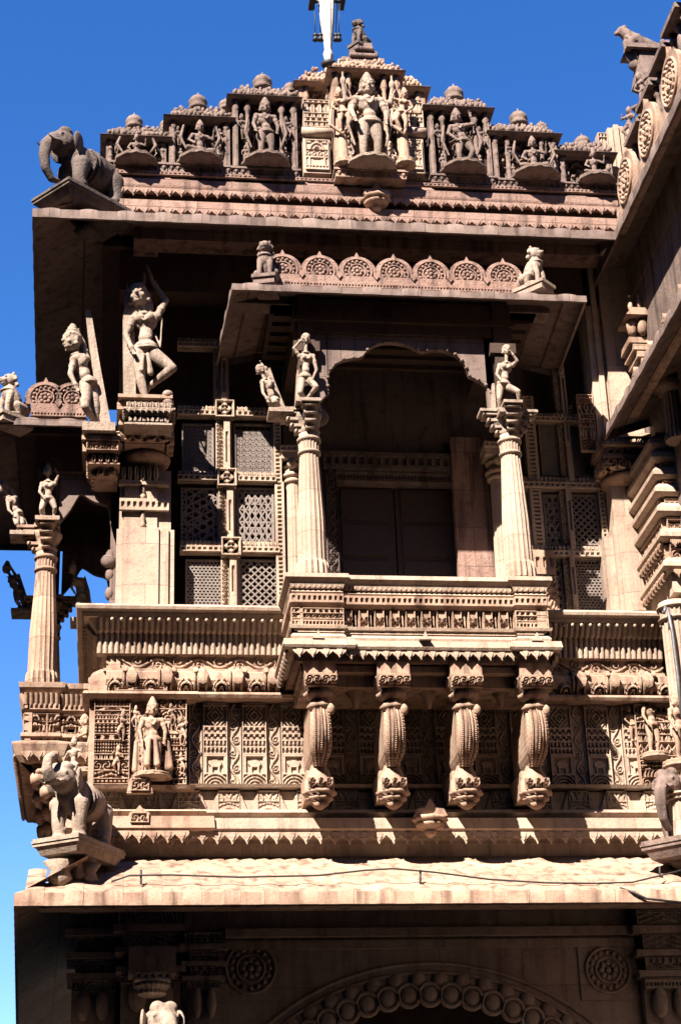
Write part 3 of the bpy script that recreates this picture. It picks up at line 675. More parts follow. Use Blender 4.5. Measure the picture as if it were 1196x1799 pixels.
# ---- doorway behind the balcony
YD = YS+0.25
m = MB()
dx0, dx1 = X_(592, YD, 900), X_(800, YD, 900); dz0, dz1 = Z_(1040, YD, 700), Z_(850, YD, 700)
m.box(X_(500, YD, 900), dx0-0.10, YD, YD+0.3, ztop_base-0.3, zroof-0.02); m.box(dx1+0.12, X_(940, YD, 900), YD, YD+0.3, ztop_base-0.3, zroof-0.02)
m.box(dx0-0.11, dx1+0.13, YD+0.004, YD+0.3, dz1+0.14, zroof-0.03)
part('door_wall', m, 'soot_and_shade', tower)  # near-black colour stands in for the deep shade of the recess
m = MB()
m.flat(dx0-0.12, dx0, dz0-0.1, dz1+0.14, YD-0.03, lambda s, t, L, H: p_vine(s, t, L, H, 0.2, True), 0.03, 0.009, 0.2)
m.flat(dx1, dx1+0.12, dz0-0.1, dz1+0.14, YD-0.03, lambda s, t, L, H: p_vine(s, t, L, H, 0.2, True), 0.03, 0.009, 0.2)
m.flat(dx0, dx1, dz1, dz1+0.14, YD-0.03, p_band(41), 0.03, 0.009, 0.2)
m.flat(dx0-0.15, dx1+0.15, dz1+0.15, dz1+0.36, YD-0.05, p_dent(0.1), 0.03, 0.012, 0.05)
part('door_frame', m, 'soot_and_shade', tower)  # frame darkened in colour to match the recess shade
m = MB(); mid = (dx0+dx1)/2
for s in (-1, 1):
    a, b_ = (dx0, mid-0.01) if s < 0 else (mid+0.01, dx1)
    m.box(a, b_, YD+0.12, YD+0.17, dz0-0.1, dz1)
    for q in range(3):
        zz = dz0+(dz1-dz0)*(q/3); m.box(a+0.06, b_-0.06, YD+0.10, YD+0.12, zz+0.03, zz+(dz1-dz0)/3-0.03)
part('door', m, 'wood', tower)
# pilasters each side of the door
def pilaster(x, zb0, zt, Y, r=0.10):
    m = MB(); fl = lambda th, z: 1-0.07*np.abs(np.sin(th*8))
    m.lathe([(r*1.25, zb0-0.3), (r*1.25, zb0+0.1), (r*1.05, zb0+0.14)], x, Y, 32, fl, smooth=False)
    m.lathe([(r*1.0, zb0+0.12), (r*0.82, zt-0.30)], x, Y, 48, fl, smooth=False)
    for k, (rr, z) in enumerate(((1.1, -0.31), (1.25, -0.24), (0.95, -0.19), (1.15, -0.12))):
        m.lathe([(r*rr*0.8, zt+z-0.02), (r*rr, zt+z), (r*rr, zt+z+0.02), (r*rr*0.8, zt+z+0.045)], x, Y, 24)
    m.box(x-r*1.4, x+r*1.4, Y-r*1.4, Y+r*1.4, zt-0.06, zt+0.02); m.rs((x-r*1.5, Y-r*1.5), U, r*3, [(0, zt+0.02), (0, zt+0.09)], p_dent(0.06), 0.02, 0.008, r*3)
    m.ell((x-0.02, Y-r*1.2, zt-0.12), (0.06, 0.05, 0.06), n=8, m=6)
    return m
part('pilaster', pilaster(X_(518, YS, 950), ztop_base, Z_(805, YS, 510), YS+0.02), 'pale', tower)
part('pilaster', pilaster(X_(884, YS, 950), ztop_base, Z_(800, YS, 880), YS+0.02, 0.12), 'pale', tower)
m = MB(); x0 = X_(805, YS+0.15, 1000); m.box(x0, X_(868, YS+0.15, 1000), YS+0.12, YS+0.25, ztop_base-0.2, Z_(760, YS, 830)); part('jamb_wall', m, 'rose', tower)

# ---- stone soffit of the upper floor and beams inside the shade
m = MB(); m.box(XW0-0.2, XW1+1.4, YP-0.05, DEEP, EZ+0.28, EZ+0.42); m.box(XW0, XW1+1.3, YP+0.02, YP+0.35, EZ-0.25, EZ+0.27)
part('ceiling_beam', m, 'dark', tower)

# ================================================================== LOWER EAVE AND GATEWAY BELOW
LEX0, LEX1 = X_(25, YK, 1590), X_(1235, YK, 1585)
LZ = Z_(1588, YK, 600)
gate = thing('gateway', 'shaded lower gateway storey with a big cusped arch under the long eave', 'gateway', (3.0, YP+0.5, 0))
eave('lower_eave', [(LEX0-0.50, DEEP+8), (LEX0, YK), (LEX1, YK)], LZ, 1.10, Z_(1502, YK+1.1, 600)-LZ-0.13, 0.13, gate, 'warm', 0.36, 0.012)
m = MB(); m.box(XW0-0.1, XW1+1.4, YP-0.2, DEEP+0.2, LZ+0.25, zb[9]+0.05)
m.box(LEX0+0.2, LEX1, YK+0.55, YK+0.75, LZ+0.10, LZ+0.30)
part('soffit', m, 'warm', gate)
YA = YP-0.15
ax, _, az = W(775, 2171, YA); ro = Z_(1688, YA, 775)-az
ztopg = LZ+0.3
# wall pierced by the arch
n = 48; r_ = ro*0.875; m = MB(); pts = [(ax+r_*math.cos(a)*1.0, az+r_*math.sin(a)*1.0) for a in np.linspace(math.pi, 0, n)]
x0, x1 = XW0+0.3, XW1+1.3
for i in range(n-1):
    (xa, za_), (xb, zb2) = pts[i], pts[i+1]
    m.prism([(xa, za_), (xb, zb2), (xb, ztopg), (xa, ztopg)], (0, YA), U, -0.35, 0)
m.box(x0, pts[0][0], YA, YA+0.35, 0, ztopg); m.box(pts[-1][0], x1, YA, YA+0.35, 0, ztopg)
part('gate_wall', m, 'pale', gate)  # paler stone on wall and arch stands in for light bounced off the ground
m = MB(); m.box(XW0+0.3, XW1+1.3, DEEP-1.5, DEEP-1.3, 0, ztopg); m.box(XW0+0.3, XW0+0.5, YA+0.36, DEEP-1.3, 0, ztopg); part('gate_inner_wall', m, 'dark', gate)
m = MB()
for k in range(33):                          # cusps with a small lotus in each
    a = math.pi*(k+0.5)/33; c = (ax+ro*0.87*math.cos(a), az+ro*0.87*math.sin(a)); rr = ro*math.pi*0.87/33*0.52
    m.tube([(c[0]+rr*math.cos(t), YA-0.03, c[1]+rr*math.sin(t)) for t in np.linspace(0, 2*math.pi, 15)[:-1]], 0.022, 6, closed=True)
    m.ell((c[0], YA+0.0, c[1]), (rr*0.9, 0.06, rr*0.9), n=10, m=6)
    c2 = (ax+ro*0.93*math.cos(a+math.pi/66), az+ro*0.93*math.sin(a+math.pi/66)); m.ell((c2[0], YA, c2[1]), (rr*0.8, 0.05, rr*0.8), n=8, m=6)
for q in (0.955, 0.99): m.tube([(ax+ro*q*math.cos(t), YA-0.01, az+ro*q*math.sin(t)) for t in np.linspace(math.pi, 0, 60)], 0.02, 6)
part('cusped_arch', m, 'pale', gate)
for (xp, yp, r) in ((440, 1702, 0.26), (1066, 1705, 0.24)):
    m = MB(); c = W(xp, yp, YA); m.box(c[0]-r*1.2, c[0]+r*1.2, YA-0.02, YA+0.002, c[2]-r*1.2, c[2]+r*1.2); rings(m, (c[0], YA), U, 0.03, c[2], r); part('rosette', m, 'pale', gate)
m = MB()
for yy, dd in ((1642, 0.10), (1662, 0.05)): zz = Z_(yy, YA, 700); m.box(X_(395, YA, yy), X_(1112, YA, yy), YA-dd, YA, zz-0.03, zz+0.05)
part('string_course', m, 'pale', gate)
def low_capital(xa, xb, ya, yb, Y, seed):
    m = MB(); x0, x1 = X_(xa, Y, ya), X_(xb, Y, ya); z1, z0 = Z_(ya, Y, xa), Z_(yb, Y, xa); r = random.Random(seed); z = z0; w = x1-x0
    tiers = [0.0, 0.16, 0.24, 0.42, 0.50, 0.70, 0.80, 1.0]
    for i in range(7):
        e = (0, 0.05, -0.03, 0.06, -0.02, 0.08, 0.03)[i]
        m.box(x0-e, x1+e, Y-e, Y+0.5, z0+(z1-z0)*tiers[i], z0+(z1-z0)*tiers[i+1]-0.001*i)
        if i % 2 == 0: m.flat(x0-e, x1+e, z0+(z1-z0)*tiers[i]+0.01, z0+(z1-z0)*tiers[i+1]-0.01, Y-e-0.02, p_band(seed+i), 0.03, 0.01)
    for k in (0.28, 0.72): m.ell((x0+w*k, Y-0.03, z0-0.12), (w*0.16, 0.07, 0.15), n=12, m=8)
    m.box(x0, x1, Y+0.03, Y+0.5, 0, z0); return m
for i, (xa, xb, ya, yb, Y) in enumerate(((130, 205, 1605, 1745, 18.0), (215, 318, 1600, 1730, 17.75), (330, 386, 1640, 1740, 17.75), (1118, 1200, 1600, 1740, 17.7))):
    part('gate_column', low_capital(xa, xb, ya, yb, Y, 50+i*9), 'statue', gate)

# ================================================================== FRONT BALCONY
bal = thing('front_balcony', 'projecting roofed stone balcony on four carved brackets, in the middle of the tower front', 'balcony', (X_(740, YB, 1150), YB+0.4, Z_(1160, YB, 740)))
bz = lambda y: Z_(y, YB, 740)
bx = lambda x, y=1080: X_(x, YB, y)
def bpath(e=0.0, step=0.045):
    xl, xr = bx(512)-e, bx(962)+e; a, b_ = bx(604)+e*0.3, bx(905)-e*0.3; y = YB-e
    return [(xl, 17.8), (xl, y), (a, y), (a, y+step), (b_, y+step), (b_, y), (xr, y), (xr, 17.8)]
yy = {k: bz(k) for k in (1013, 1020, 1026, 1036, 1042, 1046, 1061, 1066, 1070, 1102, 1106, 1112, 1120, 1126, 1140, 1144, 1150, 1160, 1168)}
m = MB()
m.sweep(bpath(), [(-0.15, yy[1036]), (0.0, yy[1036]), (0.02, yy[1026]), (0.05, yy[1020]-0.005), (0.06, yy[1020]), (0.055, yy[1013]), (-0.15, yy[1013])])
m.sweep(bpath(), [(-0.15, yy[1046]), (-0.025, yy[1046]), (0.0, yy[1042]), (-0.03, yy[1036]), (-0.15, yy[1036])])
part('balcony_lip', m, 'pale', bal)
def along(m, path, curve, fn, d, res=0.008, back=0.03, skip_short=True):
    P = [np.array(p, float) for p in path]
    for a, b_ in zip(P[:-1], P[1:]):
        L = np.linalg.norm(b_-a)
        if L < 0.1: continue
        m.rs(a, (b_-a)/L, L, curve, fn, d, res, back)
m = MB(); P = [np.array(p) for p in bpath()]
for a, b_ in zip(P[:-1], P[1:]):
    L = np.linalg.norm(b_-a); u = (b_-a)/L; n = int(L/0.05)
    for i in range(n):
        c = a+u*(i+0.5)*L/max(n, 1)+np.array([u[1], -u[0]])*0.0; m.ell((c[0], c[1], yy[1036]+0.015), (0.016, 0.02, 0.026), n=6, m=5)
along(m, bpath(), [(-0.02, yy[1061]), (-0.02, yy[1046])], p_dent(0.055), 0.035, 0.007)
m.sweep(bpath(), [(-0.15, yy[1066]), (-0.03, yy[1066]), (0.015, yy[1061]-0.006), (0.0, yy[1061]+0.002), (-0.15, yy[1061]+0.002)])
part('bead_course', m, 'warm', bal)
m = MB()
def p_balusters(s, t, L, H):
    if L > 1.0:
        p = fit(L, 0.155); x = (s % p); q = p*0.62; inn = (x < q)
        xx_ = np.where(inn, x, 0); e_ = np.minimum(xx_, q-xx_); v = np.where(inn, 0.50+0.5*np.maximum(p_spiral(q/2)(xx_, t, q, H), (e_ < .012)*.6), 0.0); v = np.where((~inn) & (np.abs(x-q-(p-q)/2) < .008), .35, v)
        return v
    return 0.35+0.65*p_band(77)(s, t, L, H)
along(m, bpath(), [(-0.085, yy[1102]), (-0.085, yy[1070])], p_balusters, 0.085, 0.007, 0.03)
part('balustrade_panels', m, 'warm', bal)
m = MB()
m.sweep(bpath(), [(-0.15, yy[1106]), (0.02, yy[1106]-0.004), (0.03, yy[1102]), (-0.02, yy[1102]+0.02), (-0.15, yy[1102]+0.02)])
m.sweep(bpath(), [(-0.15, yy[1126]-0.01), (0.0, yy[1126]-0.01), (0.015, yy[1120]), (-0.02, yy[1112]), (-0.15, yy[1112])])
m.sweep(bpath(), [(-0.15, yy[1144]), (0.085, yy[1144]), (0.10, yy[1140]), (0.09, yy[1126]-0.02), (0.0, yy[1126]-0.005), (-0.15, yy[1126]-0.005)])
along(m, bpath(), [(-0.03, yy[1112]-0.002), (-0.03, yy[1106])], p_dent(0.11), 0.03)
teeth(m, bpath(), 0.07, yy[1144]-0.002, 0.10, 0.118, 0.03); part('balcony_base', m, 'pale', bal)
m = MB(); xl, xr = bx(512), bx(962)
m.box(xl+0.09, xr-0.09, YB+0.13, 17.9, yy[1160], yy[1013]-0.12); m.box(xl+.03, xr-.03, YB+.06, 17.9, yy[1160], yy[1112])             # core and floor
m.box(xl+0.1, xr-0.1, YB+0.17, 17.9, yy[1168]-0.02, yy[1160]-0.001)
m.box(xl+0.12, xr-0.12, YB+0.28, 17.75, yy[1168]-0.14, yy[1168]-0.021)
part('balcony_floor', m, 'warm', bal)
for sx in (bx(555, 1045), bx(740, 1045), bx(933, 1045)):
    m = MB(); z = yy[1126]-0.02; m.prism([(sx-0.06, z), (sx+0.06, z), (sx+0.02, z+0.03), (sx, z+0.09), (sx-0.02, z+0.03)], (0, YB), U, 0.0, 0.105); part('leaf_stud', m, 'pale', bal)

# curved brackets under the balcony
def bracket(xp_top, xp_bot):
    Yt, Yb = YB+0.10, 17.36
    xt, zt = X_(xp_top, Yt, 1190), Z_(1188, Yt, xp_top); m = MB()
    m.box(xt-0.16, xt+0.16, Yt-0.06, 17.85, zt-0.01, zt+0.14)
    m.lathe([(0.10, zt-0.22), (0.15, zt-0.19), (0.155, zt-0.16), (0.11, zt-0.13), (0.17, zt-0.12), (0.175, zt-0.02), (0.19, zt)], xt, Yt+0.10, 28, fn=lambda th, z: 1+0.05*np.cos(12*th))
    m.rs((xt-0.16, Yt-0.08), U, 0.32, [(0, zt-0.13), (0.02, zt-0.01)], p_spiral(0.09), 0.05, 0.008, 0.05)
    m.lathe([(0.02, zt-0.42), (0.06, zt-0.36), (0.11, zt-0.31), (0.13, zt-0.29), (0.10, zt-0.26), (0.08, zt-0.22)], xt, Yt+0.11, 24)
    x2 = X_(xp_bot, Yb, 1380); z2 = Z_(1345, Yb-0.25, xp_bot); zs = zt-0.33        # body: an S sweep towards the wall
    pts = []; N = 30
    for i in range(N):
        q = i/(N-1); zc3 = zs+(z2-zs)*q; bulge = math.sin(q*math.pi)**0.8
        pts.append((xt+(x2-xt)*q, Yt+0.12+(Yb-0.20-Yt-0.12)*q-0.13*bulge, zc3, 0.084+0.014*math.sin(q*math.pi)-0.028*sst(q, 0.75, 1.0)))
    K = 36; V = []
    for i, (a, y, z, r) in enumerate(pts):
        for j in range(K):
            th = math.pi+math.pi*j/(K-1); rr = r*(1+0.11*math.cos(j/(K-1)*2*math.pi*5)*(1.0 if i % 3 else 0.8))
            V.append((a+rr*math.cos(th), y+rr*1.15*math.sin(th), z))
        V.append((a+r, 17.7, z)); V.append((a-r, 17.7, z))
    KK = K+2
    m.add(V, [(i*KK+j, i*KK+(j+1) % KK, (i+1)*KK+(j+1) % KK, (i+1)*KK+j) for i in range(N-1) for j in range(KK)], polys=[list(range(KK)), list(range(N*KK-1, (N-1)*KK-1, -1))], smooth=False)
    m.box(xt-0.09, xt+0.09, Yt+0.10, 17.6, zs-0.05, zs+0.12)
    for i in range(0, N):
        a, y, z, r = pts[i]
        for an in (1.28, 1.5, 1.72): m.ell((a+r*1.04*math.cos(an*math.pi), y+r*1.2*math.sin(an*math.pi), z), (0.013, 0.015, 0.011), n=6, m=5)
        if i % 2 == 0: m.ell((a+r*0.8, y-r*0.75, z), (0.02, 0.02, 0.018), n=6, m=5)
    m.ell((xt+0.10, Yt+0.04, zs-0.0), (0.045, 0.045, 0.06), n=10, m=8)
    # lotus foot
    yb = Yb-0.13; zf = z2
    m.lathe([(0.06, zf+0.08), (0.09, zf-0.02), (0.12, zf-0.09), (0.14, zf-0.12), (0.14, zf-0.23), (0.165, zf-0.24), (0.16, zf-0.265), (0.10, zf-0.28), (0.13, zf-0.30), (0.125, zf-0.32), (0.06, zf-0.335), (0.09, zf-0.355), (0.05, zf-0.39), (0.02, zf-0.41)], x2, yb, 30, fn=lambda th, z: 1+0.05*np.cos(10*th))
    m.rs((x2-0.12, yb-0.13), U, 0.24, [(0, zf-0.235), (-0.01, zf-0.12)], p_spiral(0.085), 0.05, 0.008, 0.08)
    m.box(x2-0.12, x2+0.12, yb+0.05, 17.8, zf-0.25, zf-0.0)
    return m
brx = [(562, 556), (690, 686), (817, 812), (938, 935)]
b0 = part('bracket', bracket(*brx[1]), 'warm', bal)
for i in (0, 2, 3):
    d = X_(brx[i][0], YB+0.10, 1190)-X_(brx[1][0], YB+0.10, 1190); shift(b0, (d, 0, 0))
m = MB()                                    # shaded lotus pendants between the brackets
for xp in (623, 750, 877):
    x, _, z = W(xp, 1195, YB+0.45); m.lathe([(0.02, z-0.30), (0.05, z-0.2), (0.12, z-0.1), (0.20, z+0.02), (0.26, z+0.06)], x, YB+0.45, 20, fn=lambda th, z: 1+0.08*np.cos(10*th))
part('lotus_pendants', m, 'warm', bal)

# columns with fluted shafts
def column(x, Y, zb0, zt, r0, r1, root, mat='pale', name='column'):
    m = MB(); fl = lambda th, z: 1-0.075*np.abs(np.sin(th*9))**0.7
    h = zt-zb0
    m.lathe([(r0*1.14, zb0), (r0*1.16, zb0+h*0.04), (r0*1.12, zb0+h*0.10), (r0*1.02, zb0+h*0.115)], x, Y, 72, lambda th, z: 1-0.14*np.abs(np.sin(th*9)), smooth=False)
    m.lathe([(r0, zb0+h*0.1), (r0*0.96, zb0+h*0.4), (r1, zb0+h*0.86)], x, Y, 144, fl, smooth=False)
    m.lathe([(r1*1.0, zb0+h*0.855), (r1*1.2, zb0+h*0.865), (r1*1.2, zb0+h*0.875), (r1*1.02, zb0+h*0.885)], x, Y, 28)
    m.lathe([(r1*1.08, zb0+h*0.88), (r1*1.12, zb0+h*0.95)], x, Y, 72, lambda th, z: 1-0.12*np.abs(np.sin(th*10)), smooth=False)
    m.lathe([(r1*1.02, zb0+h*0.945), (r1*1.25, zb0+h*0.955), (r1*1.25, zb0+h*0.968), (r1*1.0, zb0+h*0.98), (r1*1.12, h+zb0)], x, Y, 28)
    return part(name, m, mat, root)
def capital(x, Y, z, s, dirs, root, mat='statue'):
    m = MB()
    m.lathe([(0.10*s, z), (0.15*s, z+0.07*s), (0.12*s, z+0.10*s), (0.17*s, z+0.2*s), (0.2*s, z+0.26*s), (0.2*s, z+0.30*s)], x, Y, 24, lambda th, zz: 1+0.05*np.cos(8*th))
    m.box(x-0.055*s, x+0.055*s, Y-0.2*s, Y+0.2*s, z+0.22*s, z+0.42*s)
    m.rs((x-0.06*s, Y-0.2*s), U, 0.12*s, [(0, z+0.30*s), (0, z+0.40*s)], p_dent(0.04), 0.02, 0.007)
    for dx, dy in dirs:
        d = np.array([dx, dy], float); d /= np.linalg.norm(d); p = np.array([-d[1], d[0]])
        for k, (e, zz, th, wd) in enumerate(((0.17, 0.03, 0.045, 0.06), (0.23, 0.11, 0.045, 0.075), (0.28, 0.20, 0.045, 0.09), (0.34, 0.29, 0.04, 0.11))):
            c = (x+d[0]*e*s*0.5, Y+d[1]*e*s*0.5, z+(zz+0.03)*s)
            m.obox(c, (d[0]*e*s*0.5, d[1]*e*s*0.5, 0), (p[0]*wd*s, p[1]*wd*s, 0), (0, 0, th*s*0.45))
            cc = np.array([x+d[0]*e*s, Y+d[1]*e*s]); m.tube([(cc[0]+p[0]*wd*s, cc[1]+p[1]*wd*s, z+(zz+0.03)*s), (cc[0]-p[0]*wd*s, cc[1]-p[1]*wd*s, z+(zz+0.03)*s)], th*s*0.62, 10)
        c = (x+d[0]*0.2*s, Y+d[1]*0.2*s, z+0.365*s); m.obox(c, (d[0]*0.20*s, d[1]*0.20*s, 0), (p[0]*0.13*s, p[1]*0.13*s, 0), (0, 0, 0.02*s))
    m.box(x-0.17*s, x+0.17*s, Y-0.16*s, Y+0.17*s, z+0.345*s, z+0.40*s)
    return part('capital', m, mat, root)
YCO = YB+0.18
cols = []
for (xb_, xt_, yb_, yt_, nm) in ((549, 540, 1016, 766, 0), (912, 888, 1018, 768, 1)):
    x = X_(xb_, YCO, 1000); zb0 = Z_(yb_, YCO, xb_)-0.02; zt = Z_(yt_, YCO, xt_)
    column(x, YCO, zb0, zt, 0.150, 0.102, bal); capital(x, YCO, zt-0.01, 0.78, [(-1, 0), (0, -1)] if nm == 0 else [(0, -1), (-1, 0), (1, 0)], bal)
    m = MB(); m.box(x-0.09, x+0.09, YCO-0.02, YCO+0.16, zt+0.3, Z_(525, YR+0.3, 740)+0.05); m.box(x-0.14, x+0.14, YCO-0.05, YCO+0.2, zt+1.0, zt+1.12); part('column_block', m, 'dark', bal)
    cols.append((x, zt))
# entablature beam and cusped arch between the columns
RZ = 0.5*(Z_(512, YR, 408)+Z_(527, YR, 1030))
xL, xR = cols[0][0], cols[1][0]
m = MB(); zbm = Z_(588, YCO, 720)
m.box(xL-0.12, xR+0.12, YCO-0.0, YCO+0.22, zbm, RZ+0.12); m.box(xL-0.15, xR+0.15, YCO-0.05, YCO+0.24, zbm+0.12, zbm+0.17)
for x in (xL, xR): m.box(x-0.11, x+0.11, YCO+0.22, 18.4, zbm+0.02, RZ+0.12)
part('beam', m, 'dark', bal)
m = MB(); n = 60; ca = (xL+xR)/2; hw = (xR-xL)/2-0.08; zs0 = Z_(735, YCO, 720); hh = zbm-zs0-0.06; out_ = []
for i in range(n):
    a = math.pi-math.pi*i/(n-1); cus = 0.89+0.11*abs(math.sin(a*4.5)); cx2, sn2 = math.cos(a), math.sin(a); out_.append((ca+hw*math.copysign(abs(cx2)**0.9, cx2)*cus, zs0+hh*sn2**0.95*cus))
for (a1, b1), (a2, b2) in zip(out_[:-1], out_[1:]): m.prism([(a1, b1), (a2, b2), (a2, zbm+0.01), (a1, zbm+0.01)], (0, YCO+0.05), U, -0.07, 0)
for p in out_[::2]: m.ell((p[0], YCO+0.05, p[1]), (0.022, 0.03, 0.022), n=8, m=6)
for s_ in (-1, 1): m.ell((ca+s_*(hw-0.04), YCO-0.0, zs0-0.02), (0.10, 0.07, 0.10), n=12, m=8)
part('cusped_arch', m, 'slab', bal)
# roof: eave, soffit
RX0, RX1 = X_(408, YR, 512), X_(1030, YR, 527)
eave('roof_eave', [(RX0-0.08, YS+0.02), (RX0, YR), (RX1, YR), (RX1+0.08, YS+0.02)], RZ, 0.55, 0.14, 0.085, bal, 'slab', 0.42, 0.014)
m = MB(); m.box(RX0+0.45, RX1-0.45, YR+0.45, YS, RZ+0.10, RZ+0.20); m.box(RX0+0.3, RX1-0.3, YR+0.35, YS, RZ+0.2, RZ+0.24)
for k in range(6): m.box(RX0+0.5, RX1-0.5, YR+0.6+k*0.22, YR+0.66+k*0.22, RZ+0.05, RZ+0.099)
part('roof_slab', m, 'dark', bal)
# parapet of medallions on a roof
def crest(x0, x1, z0, h, Y, nlobe, root, half=(False, False), mat='rose'):
    m = MB(); L = x1-x0; p = L/nlobe; zb_ = z0+h*0.36; pts = [(x0, z0), ]
    m.box(x0-0.02, x1+0.02, Y-0.015, Y+0.08, z0-0.03, z0+0.02)
    m.flat(x0, x1, z0+0.02, z0+h*0.14, Y-0.03, p_dent(0.035), 0.015, 0.006); m.box(x0, x1, Y-0.02, Y+0.06, z0+h*0.14, z0+h*0.36)
    for i in range(nlobe):
        c = x0+(i+0.5)*p; r = h*0.42; q = []
        for a in np.linspace(-0.35, math.pi+0.35, 22): q.append((c+r*1.02*math.cos(a), z0+h*0.50+r*math.sin(a)*0.96))
        k = len(q)//2; q[k:k] = [(c+0.025, z0+h*0.50+r*0.97), (c, z0+h*1.01), (c-0.025, z0+h*0.50+r*0.97)]
        m.prism(q[::-1][::-1], (0, Y), U, -0.05, 0.0)
        rings(m, (c, Y), U, 0.008, z0+h*0.50, r*0.84)
        if i < nlobe-1: d = x0+(i+1)*p; m.prism([(d-0.035, z0+h*0.36), (d, z0+h*0.26), (d+0.035, z0+h*0.36), (d, z0+h*0.46)], (0, Y), U, 0, 0.04)
    return part('medallion_parapet', m, mat, root)
YM = YR+0.35
mx0, mx1 = X_(464, YM, 480), X_(916, YM, 480); zm0 = 0.5*(Z_(508, YM, 500)+Z_(514, YM, 890)); crest(mx0, mx1, zm0-0.02, Z_(440, YM, 700)-Z_(507, YM, 700), YM, 7, bal)
m = MB(); m.box(mx0-0.3, mx1+0.3, YM+0.08, YM+0.3, RZ+0.1, zm0-0.02); part('parapet_kerb', m, 'slab', bal)

# ================================================================== CARVED FIGURES
def frot(a): c, s = math.cos(a), math.sin(a); return np.array([[c, -s, 0], [s, c, 0], [0, 0, 1.0]])
def basis(d):
    d = np.array(d, float); d /= np.linalg.norm(d)+1e-9; a = np.array([0, 1.0, 0]) if abs(d[1]) < 0.9 else np.array([1.0, 0, 0])
    x = np.cross(a, d); x /= np.linalg.norm(x); y = np.cross(d, x); return np.stack([x, y, d], 1)
def ellb(m, a, b, rx, ry, over=0.0, n=14):          # ellipsoid spanning a..b
    a, b = np.array(a, float), np.array(b, float); L = np.linalg.norm(b-a); m.ell((a+b)/2, (rx, ry, L/2*(1+over)), basis(b-a), n=n)
def limb(m, pts, rad, n=12):
    pts = [np.array(p, float) for p in pts]
    for i in range(len(pts)-1): m.cap(pts[i], pts[i+1], rad[i], rad[i+1], n)
def hand(m, h, d, s):                                # palm, four fingers and a thumb
    d = np.array(d, float); d /= np.linalg.norm(d)+1e-9; B = basis(d); side = B[:, 0]; nn = B[:, 1]
    h = np.array(h, float); m.ell(h+d*0.022*s, (0.020*s, 0.011*s, 0.030*s), B, n=10, m=8)
    for k, (o, l) in enumerate(((-0.015, 0.034), (-0.005, 0.040), (0.006, 0.038), (0.016, 0.029))):
        a = h+d*0.045*s+side*o*s; b = a+d*l*0.6*s-nn*0.004*s; c = b+d*l*0.4*s-nn*0.012*s; limb(m, [a, b, c], [0.0062*s, 0.0056*s, 0.0048*s], 6)
    a = h+d*0.012*s+side*0.020*s; limb(m, [a, a+(side*0.016+d*0.014)*s, a+(side*0.020+d*0.030)*s], [0.007*s, 0.0062*s, 0.005*s], 6)
def head(m, c, s, turn=0.0, tilt=0.0, crown=1, scale=1.0):
    c = np.array(c, float); k = s*scale; Rm = frot(turn) @ np.array([[math.cos(tilt), 0, math.sin(tilt)], [0, 1, 0], [-math.sin(tilt), 0, math.cos(tilt)]])
    def P(x, y, z): return c+Rm @ (np.array([x, y, z])*k)
    m.ell(c, (0.062*k, 0.070*k, 0.080*k), Rm, 18, 14); m.ell(P(0, -0.012, -0.040), (0.046*k, 0.050*k, 0.042*k), Rm)
    m.ell(P(0, -0.052, -0.062), (0.018*k, 0.016*k, 0.014*k), Rm, 8, 6)
    limb(m, [P(0, -0.066, 0.020), P(0, -0.084, -0.016)], [0.008*k, 0.013*k], 8)
    for sx in (-1, 1):
        m.ell(P(sx*0.026, -0.062, 0.012), (0.016*k, 0.008*k, 0.009*k), Rm, 8, 6)
        limb(m, [P(sx*0.008, -0.068, 0.028), P(sx*0.028, -0.068, 0.033), P(sx*0.044, -0.056, 0.024)], [0.005*k]*3, 6)
        m.ell(P(sx*0.064, 0.004, -0.004), (0.010*k, 0.018*k, 0.028*k), Rm, 8, 6); m.ell(P(sx*0.068, 0.0, -0.045), (0.017*k,)*3, None, 8, 6)
        m.ell(P(sx*0.035, -0.046, -0.022), (0.018*k, 0.016*k, 0.018*k), Rm, 8, 6)
    m.ell(P(0, -0.070, -0.036), (0.018*k, 0.007*k, 0.005*k), Rm, 8, 6); m.ell(P(0, -0.068, -0.046), (0.014*k, 0.007*k, 0.005*k), Rm, 8, 6)
    if crown:
        m.ell(P(0, 0.010, 0.035), (0.068*k, 0.074*k, 0.056*k), Rm)
        if crown == 1:
            m.lathe_p = None
            for q, (r, z) in enumerate(((0.066, 0.055), (0.055, 0.085), (0.040, 0.115), (0.024, 0.14))): m.ell(P(0, 0.0, z), (r*k, r*k, 0.022*k), Rm, 12, 8)
        elif crown == 2: m.ell(P(0.03, 0.075, 0.03), (0.05*k, 0.05*k, 0.05*k), Rm); m.ell(P(0, -0.03, 0.066), (0.05*k, 0.035*k, 0.018*k), Rm, 10, 6)
    for t in np.linspace(-1.2, 1.2, 7): m.ell(P(math.sin(t)*0.064, -math.cos(t)*0.066, 0.046), (0.010*k,)*3, None, 6, 5)
